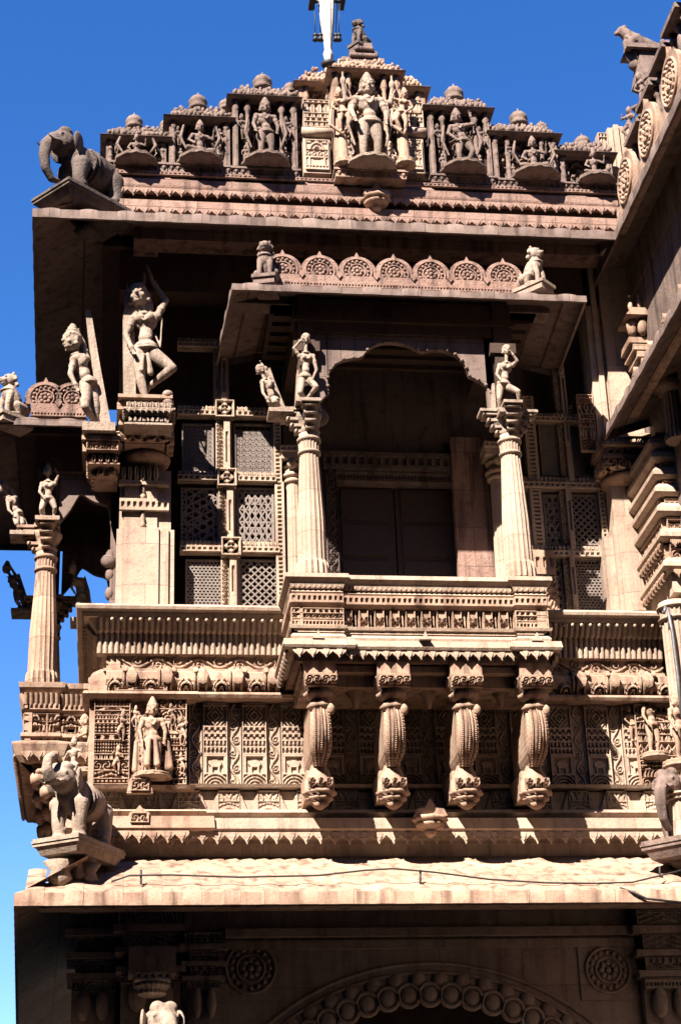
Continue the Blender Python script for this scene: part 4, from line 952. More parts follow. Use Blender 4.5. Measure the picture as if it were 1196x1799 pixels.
def figure(m, J, s, female=True, turn=0.0, tilt=0.0, crown=1, hs=1.0):
    """J: joint -> world point. s: body height."""
    g = {k: np.array(v, float) for k, v in J.items()}; f = frot(turn)
    ch, pe, nk, hd = g['chest'], g['pelvis'], g['neck'], g['head']
    lat = f @ np.array([1, 0, 0]); fr = f @ np.array([0, -1.0, 0])
    m.ell(ch, (0.098*s, 0.066*s, 0.090*s), f); ellb(m, ch-(ch-pe)*0.15, pe+(ch-pe)*0.2, 0.060*s, 0.052*s, 0.2)
    m.ell(pe+np.array([0, 0, 0.01*s]), ((0.100 if female else 0.09)*s, 0.072*s, 0.070*s), f); m.ell(pe+(ch-pe)*0.35+fr*0.022*s, (0.062*s, 0.045*s, 0.055*s), f)
    limb(m, [ch+(nk-ch)*0.5, nk, hd], [0.045*s, 0.030*s, 0.032*s])
    if female:
        for q in (-1, 1): m.ell(ch+lat*q*0.045*s+fr*0.055*s+np.array([0, 0, 0.012*s]), (0.041*s,)*3)
    else:
        for q in (-1, 1): m.ell(ch+lat*q*0.042*s+fr*0.038*s+np.array([0, 0, 0.03*s]), (0.045*s, 0.03*s, 0.035*s))
    for q in 'LR':
        if 'sh'+q in g:
            a, b, c = g['sh'+q], g['el'+q], g['ha'+q]; m.ell(a, (0.042*s,)*3); limb(m, [a, b], [0.034*s, 0.027*s]); limb(m, [b, c], [0.028*s, 0.018*s]); hand(m, c, c-b, s*0.95)
            for t in (0.45,): p = a+(b-a)*t; m.tube([p-(b-a)*0.05, p+(b-a)*0.05], 0.038*s, 10)
            p = b+(c-b)*0.88; m.tube([p-(c-b)*0.06, p+(c-b)*0.06], 0.026*s, 10); limb(m, [ch+(nk-ch)*0.55, a], [0.04*s, 0.038*s])
        if 'hi'+q in g:
            a, b, c = g['hi'+q], g['kn'+q], g['ft'+q]; limb(m, [a, a+(b-a)*0.5, b], [0.063*s, 0.057*s, 0.042*s]); k = b+(c-b)*0.35
            limb(m, [b, k, c], [0.041*s, 0.040*s, 0.023*s]); d = g.get('toe'+q, c+fr*0.09*s+np.array([0, 0, -0.02*s]))
            limb(m, [c, c+(d-c)*0.6, d], [0.024*s, 0.023*s, 0.016*s]); p = b+(c-b)*0.88; m.tube([p-(c-b)*0.04, p+(c-b)*0.04], 0.031*s, 10)
            for w_ in (0.4, 0.75): p = a+(b-a)*w_; m.tube([p-(b-a)*0.012, p+(b-a)*0.012], (0.064-0.016*w_)*s, 12)
    # belt, necklace
    for r, dz in ((0.104, -0.005), (0.100, 0.02)):
        m.tube([pe+f @ np.array([r*s*math.cos(t), r*0.76*s*math.sin(t), dz*s-0.015*s*abs(math.sin(t))]) for t in np.linspace(0, 2*math.pi, 25)[:-1]], 0.011*s, 6, closed=True)
    m.tube([nk+f @ np.array([0.060*s*math.cos(t), 0.052*s*math.sin(t)-0.01*s, -0.035*s+0.02*s*math.sin(t)]) for t in np.linspace(0, 2*math.pi, 19)[:-1]], 0.010*s, 6, closed=True)
    m.tube([ch+lat*0.05*s*q+fr*(0.062+0.02*(1-q*q))*s+np.array([0, 0, 0.075*s-0.10*s*(1-q*q)]) for q in np.linspace(-1, 1, 9)], 0.008*s, 6)
    head(m, hd, s, turn, tilt, crown, hs)
def sash(m, a, b, s): limb(m, [a, (np.array(a)+b)/2+np.array([0, -0.01, 0]), b], [0.016*s, 0.020*s, 0.028*s], 8)
POSE = {   # joints as (x, forward, z) in body heights, feet at z = 0
 'stand': dict(head=(0, 0, .90), neck=(0, 0, .80), chest=(0, 0, .69), pelvis=(0.015, 0, .49), shL=(-.125, 0, .75), elL=(-.17, .02, .60), haL=(-.15, .09, .46), shR=(.125, 0, .75), elR=(.17, .02, .60), haR=(.15, .09, .45), hiL=(-.055, 0, .46), knL=(-.065, .02, .26), ftL=(-.07, 0, .04), hiR=(.06, 0, .46), knR=(.075, .03, .26), ftR=(.07, 0, .04)),
 'sway': dict(head=(-.05, 0, .90), neck=(-.03, 0, .80), chest=(-.02, 0, .69), pelvis=(.04, 0, .49), shL=(-.14, 0, .73), elL=(-.19, .02, .60), haL=(-.10, .06, .50), shR=(.10, 0, .77), elR=(.20, .03, .78), haR=(.15, .05, .92), hiL=(-.02, 0, .46), knL=(-.05, .03, .26), ftL=(-.03, 0, .04), hiR=(.09, 0, .46), knR=(.15, .07, .27), ftR=(.05, .02, .05)),
 'dance': dict(head=(.02, 0, .88), neck=(.02, 0, .79), chest=(.01, 0, .68), pelvis=(-.03, 0, .48), shL=(-.10, 0, .75), elL=(-.20, .04, .70), haL=(-.15, .08, .84), shR=(.13, 0, .74), elR=(.20, .03, .61), haR=(.10, .09, .60), hiL=(-.09, 0, .45), knL=(-.17, .10, .30), ftL=(-.06, .03, .08), hiR=(.03, 0, .45), knR=(.04, .04, .25), ftR=(.03, 0, .04)),
 'sit': dict(head=(0, 0, .72), neck=(0, 0, .60), chest=(0, 0, .47), pelvis=(0, 0, .22), shL=(-.14, 0, .53), elL=(-.22, .05, .38), haL=(-.16, .14, .28), shR=(.14, 0, .53), elR=(.24, .04, .46), haR=(.24, .10, .62), hiL=(-.08, .02, .18), knL=(-.26, .16, .14), ftL=(.02, .22, .08), hiR=(.08, .02, .18), knR=(.22, .18, .14), ftR=(.16, .16, .0)),
}
def posed(m, pose, x, Y, z0, s, turn=0.0, female=True, crown=1, mirror=False, tilt=0.0, arms=2):
    f = frot(turn); J = {}
    for k, (a, b, c) in POSE[pose].items():
        if mirror: a = -a; k = k[:-1]+{'L': 'R', 'R': 'L'}[k[-1]] if k[-1] in 'LR' else k
        J[k] = np.array([x, Y, z0])+f @ np.array([a*s, -b*s, c*s])
    figure(m, J, s, female, turn, tilt, crown, 1.12)
    if arms == 4:
        for q in (-1, 1):
            a = np.array([x, Y, z0])+f @ np.array([q*0.12*s, 0, (J['neck'][2]-z0)*1.0-0.05*s]); b = a+f @ np.array([q*0.10*s, 0.0, -0.02*s]); c = b+f @ np.array([q*0.02*s, -0.02*s, 0.16*s])
            limb(m, [a, b], [.032*s, .026*s]); limb(m, [b, c], [.026*s, .018*s]); m.ell(c+np.array([0, 0, .05*s]), (.03*s, .025*s, .055*s)); limb(m, [c+np.array([0, 0, -.02*s]), c+np.array([0, 0, .15*s])], [.012*s, .012*s])
def lotus_base(m, x, Y, z, r, h):
    m.lathe([(r*0.55, z), (r*0.95, z+h*0.2), (r, z+h*0.45), (r*0.86, z+h*0.6), (r*0.98, z+h*0.75), (r*0.9, z+h)], x, Y, 28, lambda th, zz: 1+0.05*np.cos(12*th)); return m
def statue(name, label, cat, m, base, voxel, mat='statue', group=None, ped=None, extra=None, smooth=0):
    t = thing(name, label, cat, base, group); part('body', sculpt(m, voxel, smooth), mat, t)
    if ped is not None: part('pedestal', ped, mat, t)
    for nm, mb in (extra or {}).items(): part(nm, mb, mat, t)
    return t

# ---- the tall dancer on the left pier (joints measured on the photo)
YD1 = YP-0.42
def PJ(d, Y): return {k: W(v[0], v[1], Y+(v[2] if len(v) > 2 else 0)) for k, v in d.items()}
J = PJ(dict(head=(244, 520, -.02), neck=(250, 546), chest=(258, 566), pelvis=(256, 612), shL=(236, 560, 0), elL=(221, 588, -.02), haL=(233, 614, -.10),
     shR=(276, 556, 0), elR=(292, 528, 0), haR=(272, 500, .02), hiL=(244, 622), knL=(247, 666, -.05), ftL=(258, 706, -.02), hiR=(270, 622), knR=(303, 647, -.10), ftR=(262, 680, .04), toeL=(263, 716, -.10), toeR=(246, 708, .06)), YD1)
m = MB(); s = 1.27; figure(m, J, s, True, -0.25, -0.12, 2, 1.22)
sash(m, W(260, 622, YD1-.09), W(265, 655, YD1-.12), s); sash(m, W(252, 622, YD1-.09), W(249, 650, YD1-.10), s*0.8)
limb(m, [W(270, 500, YD1), W(264, 485, YD1), W(258, 466, YD1)], [.02, .03, .012]); limb(m, [W(273, 588, YD1+.02), W(282, 610, YD1), W(285, 560, YD1)], [.012, .01, .01])
m.ell(W(250, 540, YD1+.06), (.13, .04, .19))
base = W(258, 722, YD1); ped = MB(); zt_ = float(base[2])
x0, x1 = X_(222, YP-.4, 720), X_(302, YP-.4, 720); YQ2 = YP-0.34
ped.box(x0+0.02, x1-0.06, YQ2-0.26, YP+0.3, zt_-0.24, zt_-0.0)
ped.rs((x0, YQ2-0.28), U, x1-x0, [(0, zt_-0.08), (0, zt_-0.0)], p_petal(0.06), 0.03, .008, .05); teeth(ped, [(x0, YQ2), (x0, YQ2-0.28), (x1, YQ2-0.28), (x1, YQ2)], 0.03, zt_-0.09, 0.05, 0.06, .02)
ped.box(x0-0.03, x1+0.03, YQ2-0.31, YP+0.3, zt_-0.095, zt_-0.075); ped.box(x0-0.02, x1+0.0, YQ2-0.27, YP+0.3, zt_-0.26, zt_-0.24); ped.rs((x0+0.02, YQ2-0.24), U, x1-x0-0.06, [(0, zt_-0.23), (0, zt_-0.15)], p_dent(0.05), 0.02, .008, .05)
ped.ell((x1-0.05, YQ2-0.2, zt_+0.05), (.07, .06, .06)); ped.ell((x1-0.05, YQ2-0.22, zt_+0.13), (.06, .06, .05))
slab = MB(); slab.prism([(W(218, 742, YP-.3)[0], W(218, 742, YP-.3)[2]), (W(240, 742, YP-.3)[0], W(240, 742, YP-.3)[2]), (W(236, 560, YP-.3)[0], W(236, 560, YP-.3)[2]), (W(224, 500, YP-.3)[0], W(224, 500, YP-.3)[2]), (W(216, 566, YP-.3)[0], W(216, 566, YP-.3)[2])], (0, YP-0.33), U, -0.2, 0.03)
slab.tube([W(222+25*math.sin(t)*0.9+8, 560-80*t/1.57, YP-.28) for t in np.linspace(0, 1.57, 8)], 0.03, 8)
statue('dancer_statue', 'tall stone dancer with one arm raised and a bent knee, on the pale left pier', 'statue', m, base, 0.0095, 'statue', ped=ped, extra={'back_slab': slab})

# ---- smaller corner figure leaning out to the left of it
Yv = YP-0.33
J = PJ(dict(head=(127, 600, -.05), neck=(135, 618), chest=(142, 636), pelvis=(155, 674), shL=(130, 632, -.06), elL=(124, 657, -.12), haL=(134, 678, -.14), hiL=(150, 682, -.04), knL=(150, 714, -.12), ftL=(166, 742, 0),
     shR=(152, 630, .05), elR=(146, 602, .02), haR=(136, 582, 0), hiR=(162, 684, .04), knR=(168, 716, 0), ftR=(172, 744, .05), toeL=(160, 748, -.05), toeR=(168, 750, 0)), Yv)
m = MB(); figure(m, J, 1.12, False, -1.0, 0, 1, 1.25); base = W(170, 752, Yv)
slab = MB(); q = [W(178, 752, Yv), W(196, 748, Yv), W(176, 640, Yv), W(160, 545, Yv), W(150, 545, Yv), W(162, 640, Yv)]
slab.prism([(p[0], p[2]) for p in q], (0, Yv), U, -0.14, 0.0)
ped = MB(); ped.box(base[0]-0.15, base[0]+0.2, Yv-0.15, Yv+0.3, base[2]-0.10, base[2])
statue('leaning_statue', 'stone figure leaning outwards on a slanting slab at the corner left of the dancer', 'statue', m, base, 0.010, 'statue', ped=ped, extra={'back_slab': slab})

# ---- figures on the balcony column brackets
def bracket_fig(label, jd, Y, s, turn, female, slab_q=None, mat='statue', tilt=0.0, vox=0.008, group='figures on the balcony columns', crown=2):
    J = PJ(jd, Y); m = MB(); figure(m, J, s, female, turn, tilt, crown, 1.1)
    a = J['ftL']; b = J.get('ftR', a); base = np.array([(a[0]+b[0])/2, Y, min(a[2], b[2])-0.04])
    ped = MB(); ped.box(base[0]-0.13, base[0]+0.13, Y-0.12, Y+0.14, base[2]-0.04, base[2]+0.005)
    ex = {}
    if slab_q: sl_ = MB(); sl_.prism([(W(x, y, Y)[0], W(x, y, Y)[2]) for x, y in slab_q], (0, Y+0.12), U, -0.10, 0); ex['back_slab'] = sl_
    return statue('bracket_statue', label, 'statue', m, base, vox, mat, group, ped, ex)
bracket_fig('stone dancer with folded knees standing on the front of the left balcony column',
    dict(head=(537, 596), neck=(537, 616), chest=(538, 632), pelvis=(536, 662), shL=(526, 626), elL=(516, 612, -.03), haL=(528, 598, -.05), shR=(550, 626), elR=(556, 650, -.04), haR=(548, 668, -.08), hiL=(530, 668), knL=(527, 690, -.1), ftL=(538, 702), hiR=(543, 668), knR=(556, 680, -.12), ftR=(541, 698)), YB+0.06, 0.66, 0.15, True,
    [(520, 712), (534, 712), (530, 640), (524, 640)])
bracket_fig('stone figure leaning left off the left balcony column on a slanted slab',
    dict(head=(457, 650), neck=(464, 664), chest=(470, 678), pelvis=(482, 704), shL=(460, 672, -.05), elL=(462, 690, -.1), haL=(470, 702, -.12), shR=(478, 672, .03), elR=(468, 655), haR=(460, 640), hiL=(476, 708, -.03), knL=(470, 700, -.10), ftL=(490, 716, -.03), hiR=(486, 710, .03), knR=(482, 706, -.1), ftR=(494, 722, .03)), YB+0.2, 0.62, -0.9, False,
    [(496, 730), (512, 728), (486, 664), (476, 636), (468, 640)])
bracket_fig('stone dancer with a raised leg on the front of the right balcony column',
    dict(head=(889, 616), neck=(889, 634), chest=(888, 648), pelvis=(884, 674), shL=(877, 642), elL=(872, 658, -.03), haL=(880, 668, -.08), shR=(900, 642), elR=(908, 634, -.04), haR=(900, 622, -.05), hiL=(878, 680), knL=(876, 700, -.05), ftL=(877, 720), hiR=(892, 680), knR=(910, 688, -.12), ftR=(912, 712, -.05)), YB+0.06, 0.66, 0.1, True,
    [(866, 724), (876, 724), (872, 664), (868, 664)])

# ---- niche figure on the corner panel, and companions
cx_, _, cz_ = W(267, 1362, CY-0.12)
m = MB(); posed(m, 'stand', cx_, CY-0.10, cz_, 0.77, 0.1, False, 1)
for q in (-1, 1): limb(m, [(cx_+q*0.03, CY-0.16, cz_+0.36), (cx_+q*0.05, CY-0.17, cz_+0.10)], [.02, .035])
limb(m, [(cx_-0.16, CY-0.12, cz_+0.34), (cx_-0.17, CY-0.12, cz_+0.05)], [.02, .03]); limb(m, [(cx_+0.16, CY-0.12, cz_+0.34), (cx_+0.17, CY-0.12, cz_+0.08)], [.02, .045])
ped = lotus_base(MB(), cx_, CY-0.10, cz_-0.05, 0.2, 0.06)
for dx, zz, ss in ((-0.30, 0.36, 0.32), (0.30, 0.32, 0.30), (-0.17, 0.50, 0.24), (0.20, 0.52, 0.24), (-0.34, 0.02, 0.30), (0.30, 0.02, 0.22)): posed(m, 'sway' if dx > 0 else 'dance', cx_+dx, CY-0.06, cz_+zz, ss, -dx, True, 1)
statue('standing_statue', 'crowned standing stone figure in the corner niche above the elephant', 'statue', m, (cx_, CY-0.10, cz_), 0.008, 'warm', ped=ped)
m = MB(); x_, _, z_ = W(150, 1358, YQ+0.25); posed(m, 'dance', x_-0.02, YQ+0.25, z_, 0.62, -1.3, False, 1); posed(m, 'stand', x_+0.12, YQ+0.05, z_, 0.55, -0.6, True, 1)
ped = lotus_base(MB(), x_, YQ+0.2, z_-0.06, 0.16, 0.07)
statue('side_statue', 'stone figures seen in profile on the left flank behind the elephant trunk', 'statue', m, (x_, YQ+0.2, z_), 0.009, 'warm', ped=ped)
m = MB(); x_, _, z_ = W(1150, 1325, YQ-0.15); posed(m, 'stand', x_, YQ-0.12, z_, 0.68, 0.5, False, 1); posed(m, 'sway', x_-0.2, YQ-0.08, z_+0.15, 0.4, 0.2, True, 1)
ped = lotus_base(MB(), x_, YQ-0.12, z_-0.06, 0.15, 0.07); statue('standing_statue', 'carved stone figure at the right end of the panel wall beside the drain pipe', 'statue', m, (x_, YQ-0.12, z_), 0.009, 'warm', ped=ped)
m = MB(); m.flat(X_(1112, YQ, 1300), X_(1185, YQ, 1300), z0, z1, YQ-0.08, p_band(61), 0.05, 0.008, 0.1); part('corner_panel', m, 'warm', tower)

# ---- animals
def elephant(m, c, s, turn, trunk_up=True):
    """c: point on the ground under the body; s: shoulder height; faces -Y before turning."""
    f = frot(turn); P = lambda x, y, z: np.array(c)+f @ (np.array([x, y, z])*s)
    m.ell(P(0, 0.10, 0.66), (0.30*s, 0.50*s, 0.29*s), f, 20, 14); m.ell(P(0, -0.22, 0.70), (0.25*s, 0.26*s, 0.28*s), f)
    for x, y in ((-.17, -.28), (.17, -.28), (-.18, .40), (.18, .40)):
        k = -0.04 if y < 0 else 0.03
        limb(m, [P(x, y, .55), P(x*1.05, y+k, .28), P(x, y, .06)], [.15*s, .108*s, .10*s]); m.tube([P(x, y-.01, .0), P(x, y-.01, .07)], .125*s, 14); m.tube([P(x, y, .15), P(x, y, .18)], .118*s, 14)
    m.ell(P(0, -.52, .90), (.20*s, .22*s, .23*s), f); m.ell(P(-.085, -.54, 1.05), (.10*s, .13*s, .10*s), f, 10, 8); m.ell(P(.085, -.54, 1.05), (.10*s, .13*s, .10*s), f, 10, 8)
    for q in (-1, 1):
        m.ell(P(q*.235, -.40, .88), (.035*s, .15*s, .19*s), f @ np.array(Matrix.Rotation(q*0.35, 3, 'Z')), 12, 8)
        limb(m, [P(q*.11, -.66, .82), P(q*.15, -.82, .76), P(q*.14, -.93, .80)], [.035*s, .026*s, .012*s], 8); m.ell(P(q*.15, -.66, .95), (.03*s,)*3, None, 8, 6)
    if trunk_up: tr = [(0, -.68, .88), (0, -.84, .82), (0, -.95, .92), (0, -.93, 1.10), (0, -.78, 1.20), (0, -.66, 1.16)]
    else: tr = [(0, -.70, .88), (0, -.84, .72), (.0, -.88, .50), (0, -.84, .28), (0, -.72, .14), (0, -.60, .16)]
    limb(m, [P(*p) for p in tr], [.125*s, .105*s, .088*s, .072*s, .058*s, .045*s])
    for y in (-.10, -.02): m.tube([P(.315*math.cos(t), y, .66+.305*math.sin(t)) for t in np.linspace(0, 2*math.pi, 25)[:-1]], .018*s, 6, closed=True)
    m.tube([P(.21*math.cos(t), -.36, .84+.25*math.sin(t)) for t in np.linspace(0, 2*math.pi, 25)[:-1]], .022*s, 6, closed=True)
    limb(m, [P(0, .58, .75), P(0, .66, .5), P(.02, .64, .3)], [.04*s, .025*s, .03*s], 8)
def slab_platform(c, s, turn, wid, dep, th, under=True):
    m = MB(); f = frot(turn); ax_, ay_ = f @ np.array([wid/2, 0, 0]), f @ np.array([0, dep/2, 0]); c = np.array(c, float)
    m.obox(c-np.array([0, 0, th/2]), ax_, ay_, (0, 0, th/2)); m.obox(c-np.array([0, 0, th*0.45]), ax_*1.03, ay_*1.03, (0, 0, th*0.14))
    if under:
        m.obox(c-np.array([0, 0, th*1.5]), ax_*0.78, ay_*0.85, (0, 0, th*0.5), 1.15); m.lathe([(wid*.12, c[2]-th*5), (wid*.22, c[2]-th*4.2), (wid*.16, c[2]-th*3.4), (wid*.28, c[2]-th*2.4), (wid*.36, c[2]-th*1.9)], c[0], c[1], 20, lambda th_, z: 1+.06*np.cos(8*th_))
    return m
def rider(m, c, s, turn): posed(m, 'sit', c[0], c[1], c[2], s, turn, False, 1)
eb = W(130, 1478, YK+0.25); m = MB(); tn = -0.55; elephant(m, eb+np.array([0.05, 0.10, 0]), 0.62, tn, True)
ped = slab_platform(eb+np.array([0.05, 0.15, 0]), 1, tn, 0.50, 0.82, 0.075)
ped.lathe([(.05, eb[2]-.45), (.12, eb[2]-.36), (.09, eb[2]-.28), (.16, eb[2]-.2)], eb[0]-.12, eb[1]+.0, 16); ped.lathe([(.05, eb[2]-.4), (.08, eb[2]-.34), (.05, eb[2]-.28), (.10, eb[2]-.2)], eb[0]+.16, eb[1]+.1, 16)
statue('elephant_statue', 'stone elephant with curled-up trunk on a bracket over the lower left eave corner', 'statue', m, eb, 0.012, 'statue', ped=ped, extra={'mahout': sculpt((lambda q: (posed(q, 'sit', eb[0]-0.02, eb[1]-0.12, eb[2]+0.62, 0.42, tn, False, 1), q)[1])(MB()), 0.011)}, smooth=2)
et = W(150, 352, YE+0.3); m = MB(); tn = -0.85; elephant(m, et+np.array([0.02, 0.1, 0]), 0.72, tn, False)
ped = slab_platform(et+np.array([0.02, 0.12, 0]), 1, tn, 0.62, 1.05, 0.08); rd = MB(); posed(rd, 'sit', et[0]+0.02, et[1]+0.08, et[2]+0.62, 0.40, tn, False, 1)
statue('elephant_statue', 'dark weathered stone elephant with hanging trunk at the top left roof corner', 'statue', m, et, 0.012, 'soot_and_shade', ped=ped, smooth=2)
def lion(m, c, s, turn, face_up=0.0, up=True):
    """seated guardian lion facing -Y before turning; s: full height"""
    f = frot(turn); P = lambda x, y, z: np.array(c)+f @ (np.array([x, y, z])*s)
    ellb(m, P(0, .12, .08), P(0, -.10, .68), .17*s, .19*s, .05); m.ell(P(0, -.10, .52), (.155*s, .15*s, .19*s), f); m.ell(P(0, .14, .18), (.20*s, .22*s, .19*s), f)
    for q in (-1, 1):
        limb(m, [P(q*.10, -.13, .48), P(q*.11, -.20, .24), P(q*.11, -.20, .04)], [.075*s, .055*s, .05*s]); m.ell(P(q*.11, -.25, .03), (.055*s, .08*s, .035*s), f, 10, 6)
        limb(m, [P(q*.15, .14, .20), P(q*.19, -.02, .22), P(q*.18, .04, .04)], [.11*s, .085*s, .05*s]); m.ell(P(q*.18, -.06, .03), (.055*s, .10*s, .035*s), f, 10, 6)
        m.ell(P(q*.095, -.08, .93), (.035*s, .03*s, .045*s), f, 8, 6); m.ell(P(q*.055, -.245, .84), (.032*s, .025*s, .028*s), f, 8, 6)
    m.ell(P(0, -.11, .80), (.135*s, .14*s, .145*s), f); m.ell(P(0, -.24, .76), (.085*s, .085*s, .065*s), f); m.ell(P(0, -.22, .70), (.07*s, .07*s, .04*s), f, 10, 6); m.ell(P(0, -.315, .785), (.032*s, .025*s, .022*s), f, 8, 6)
    for k in range(9):
        a = -1.4+2.8*k/8; m.ell(P(math.sin(a)*.145, -.06+.02*math.cos(a), .78+math.cos(a)*.135), (.042*s,)*3, None, 8, 6); m.ell(P(math.sin(a)*.15, -.02, .66+math.cos(a)*.10), (.045*s,)*3, None, 8, 6)
    m.tube([P(.14*math.cos(t), -.12+.15*math.sin(t), .56) for t in np.linspace(0, 2*math.pi, 21)[:-1]], .018*s, 6, closed=True)
    limb(m, [P(0, .30, .12), P(.05, .38, .30), P(0, .32, .48), P(-.02, .26, .40)], [.04*s, .032*s, .03*s, .045*s], 8)
def guard(label, xp, yp, Y, s, turn, mat='statue', wid=0.4, slope=True, off=0.0, kind='lion_statue'):
    c = W(xp, yp, Y); m = MB(); lion(m, c+np.array([0, 0, off]), s, turn); p = MB(); f = frot(turn)
    p.obox(c+np.array([0, 0, -0.02+off]), f @ np.array([wid*s, 0, 0])*0.62, f @ np.array([0, wid*s, 0])*1.0, (0, 0, 0.02)); p.obox(c+np.array([0, 0, -0.07+off]), f @ np.array([wid*s, 0, 0])*0.55, f @ np.array([0, wid*s, 0])*0.9, (0, 0, 0.04))
    return statue(kind, label, 'statue', m, c, max(0.007, s*0.014), mat, None, p)
guard('seated stone lion at the left end of the balcony roof parapet', 468, 497, YR+0.25, 0.52, -0.25, 'grey')
guard('stone lion with its head turned up at the right end of the balcony roof parapet', 936, 506, YR+0.25, 0.52, 0.75, 'statue')
guard('seated stone lion at the very top of the carved roof pediment', 634, 84, YG-0.02, 0.42, -0.9, 'soot_and_shade', 0.35)
guard('seated stone lion at the left picture edge on the side balcony roof', 22, 736, YP-0.12, 0.56, -0.9, 'statue')

# ================================================================== STEPPED ROOF PEDIMENT
ped_root = thing('roof_pediment', 'stepped stone pediment of little shrines with domes along the top of the tower', 'pediment', (X_(640, YG, 300), YG, Z_(305, YG, 640)))
def gz(x, y): return Z_(y, YG, x)
zgb = zc_(317)+0.0
m = MB(); outl = [(200, 262), (300, 250), (300, 222), (410, 215), (412, 182), (520, 172), (522, 148), (585, 138), (600, 118), (635, 96), (670, 118), (705, 135), (750, 152), (752, 196), (860, 206), (864, 240), (980, 250), (984, 280), (1085, 290)]
pts = [(X_(x, YG+.2, y), Z_(y, YG+.2, x)-0.03) for x, y in outl]
m.prism([(pts[0][0], zgb-0.05)]+[(pts[-1][0], zgb-0.05)]+pts[::-1], (0, YG+0.2), U, -0.5, 0.0)
for i in range(22):                      # knobbly weathered crest along the steps
    pass
part('backing_wall', m, 'grey', ped_root)
def colonette(m, x, Y, z0, z1, r):
    h = z1-z0; m.lathe([(r, z0), (r*1.3, z0+h*.06), (r*.9, z0+h*.12), (r, z0+h*.3), (r*1.25, z0+h*.33), (r*.9, z0+h*.37), (r*.95, z0+h*.6), (r*1.3, z0+h*.63), (r*.85, z0+h*.68), (r*.8, z0+h*.84), (r*1.5, z0+h*.88), (r*1.0, z0+h*.93), (r*1.5, z1)], x, Y, 12)
def dome(m, x, Y, z, r):
    m.lathe([(r*.9, z-r*.9), (r*1.05, z-r*.6), (r*.8, z-r*.4), (r, z-r*.1), (r*1.0, z+r*.25), (r*.72, z+r*.68), (r*.3, z+r*.95), (r*.14, z+r*1.0), (r*.16, z+r*1.15), (r*.02, z+r*1.5)], x, Y, 20, lambda th, zz: 1+.03*np.cos(10*th))
SH = []
def shrine(xa, xb, yb, yt, fwd, seed, dome_px=None, pale=False, mound=0.15, figs=None, name='shrine'):
    Y = YG-fwd; xc = (xa+xb)/2; ym = (yb+yt)/2
    x0, x1 = X_(xa, Y, ym), X_(xb, Y, ym); z0_, z1_ = Z_(yb, Y, xc), Z_(yt, Y, xc); H = z1_-z0_; w = x1-x0; m = MB()
    m.box(x0+0.03, x1-0.03, Y+0.24, YG+0.3, z0_-0.05, z1_); m.box(x0+.01, x0+.07, Y+.03, YG+.2, z0_+.08, z1_-.03); m.box(x1-.07, x1-.01, Y+.03, YG+.2, z0_+.08, z1_-.03)
    m.box(x0, x1, Y-0.02, YG+0.25, z0_-0.02, z0_+0.06); teeth(m, [(x0, Y), (x1, Y)], 0.03, z0_+0.06, 0.06, 0.075, .02); m.box(x0-.02, x1+.02, Y-0.05, YG+0.25, z0_+0.06, z0_+0.085)
    m.flat(x0+0.04, x1-0.04, z0_+0.085, z0_+H*0.40, Y+0.20, lambda s, t, L, H2: np.maximum(sst(np.abs(np.sin(s*np.pi/fit(L, .11))), .25, .45)*0.8, border(s, t, L, H2, .012)), 0.03, 0.009, .05)
    m.flat(x0+0.04, x1-0.04, z0_+H*0.40, z1_, Y+0.22, p_rough(seed), 0.10, 0.010, .05)
    for q in ((0.08, 0.92) if w < 0.75 else (0.06, 0.24, 0.76, 0.94)): colonette(m, x0+w*q, Y+0.05, z0_+0.085, z1_-0.01, 0.030)
    m.sweep([(x0-0.0, YG+0.25), (x0-0.0, Y), (x1+0.0, Y), (x1+0.0, YG+0.25)], [(-0.1, z1_-0.02), (0.04, z1_-0.015), (0.06, z1_+0.005), (0.04, z1_+0.022), (-0.1, z1_+0.025)])
    m.sweep([(x0+0.04, YG+0.2), (x0+0.04, Y+0.02), (x1-0.04, Y+0.02), (x1-0.04, YG+0.2)], [(-.05, z1_+.03), (0.0, z1_+.03), (-0.08, z1_+.03+mound), (-.2, z1_+.04+mound)])
    m.box(x0+.12, x1-.12, Y+.12, YG+.2, z1_, z1_+.03+mound)
    rng = random.Random(seed)
    for k in range(int(w/0.055)):           # scale-like knobs on the little roof
        for r_ in range(5):
            xx = x0+0.03+(w-0.06)*(k+0.5*(r_ % 2))/max(1, int(w/0.055)-0.5); ins = 0.030*r_+rng.uniform(-.02, .02)
            if x0+ins < xx < x1-ins: m.ell((xx+rng.uniform(-.01, .01), Y-0.02+ins*0.9, z1_+0.045+mound*0.24*r_*rng.uniform(.8, 1.15)), (.026*rng.uniform(.7, 1.3), .03, .032*rng.uniform(.7, 1.5)), n=7, m=5)
    if dome_px: 
        for (dx_, dy_, dr) in dome_px: c = W(dx_, dy_, YG+0.05); dome(m, c[0], YG+0.05, c[2], dr); m.box(c[0]-dr*.8, c[0]+dr*.8, YG, YG+.2, z1_, c[2]-dr*.5)
    part(name, m, 'warm' if pale else 'grey', ped_root)
    return x0, x1, z0_, z1_, Y
n1 = shrine(185, 294, 298, 243, 0.26, 1, [(236, 216, .10), (292, 221, .075)])
n2 = shrine(296, 406, 303, 209, 0.28, 2, [(348, 182, .11), (396, 186, .08)])
n3 = shrine(408, 524, 309, 173, 0.30, 3, [(461, 147, .115), (510, 157, .085)])
m0 = shrine(526, 752, 312, 152, 0.10, 4, None, True, 0.22)
m1 = shrine(586, 708, 311, 126, 0.44, 5, None, True, 0.16)
n4 = shrine(754, 864, 321, 192, 0.30, 6, [(797, 167, .115)])
n5 = shrine(866, 982, 329, 237, 0.28, 7, [(910, 210, .11), (950, 224, .07)])
n6 = shrine(984, 1078, 335, 271, 0.26, 8, [(1022, 252, .10)])
m = MB()                              # stepped peak under the top lion
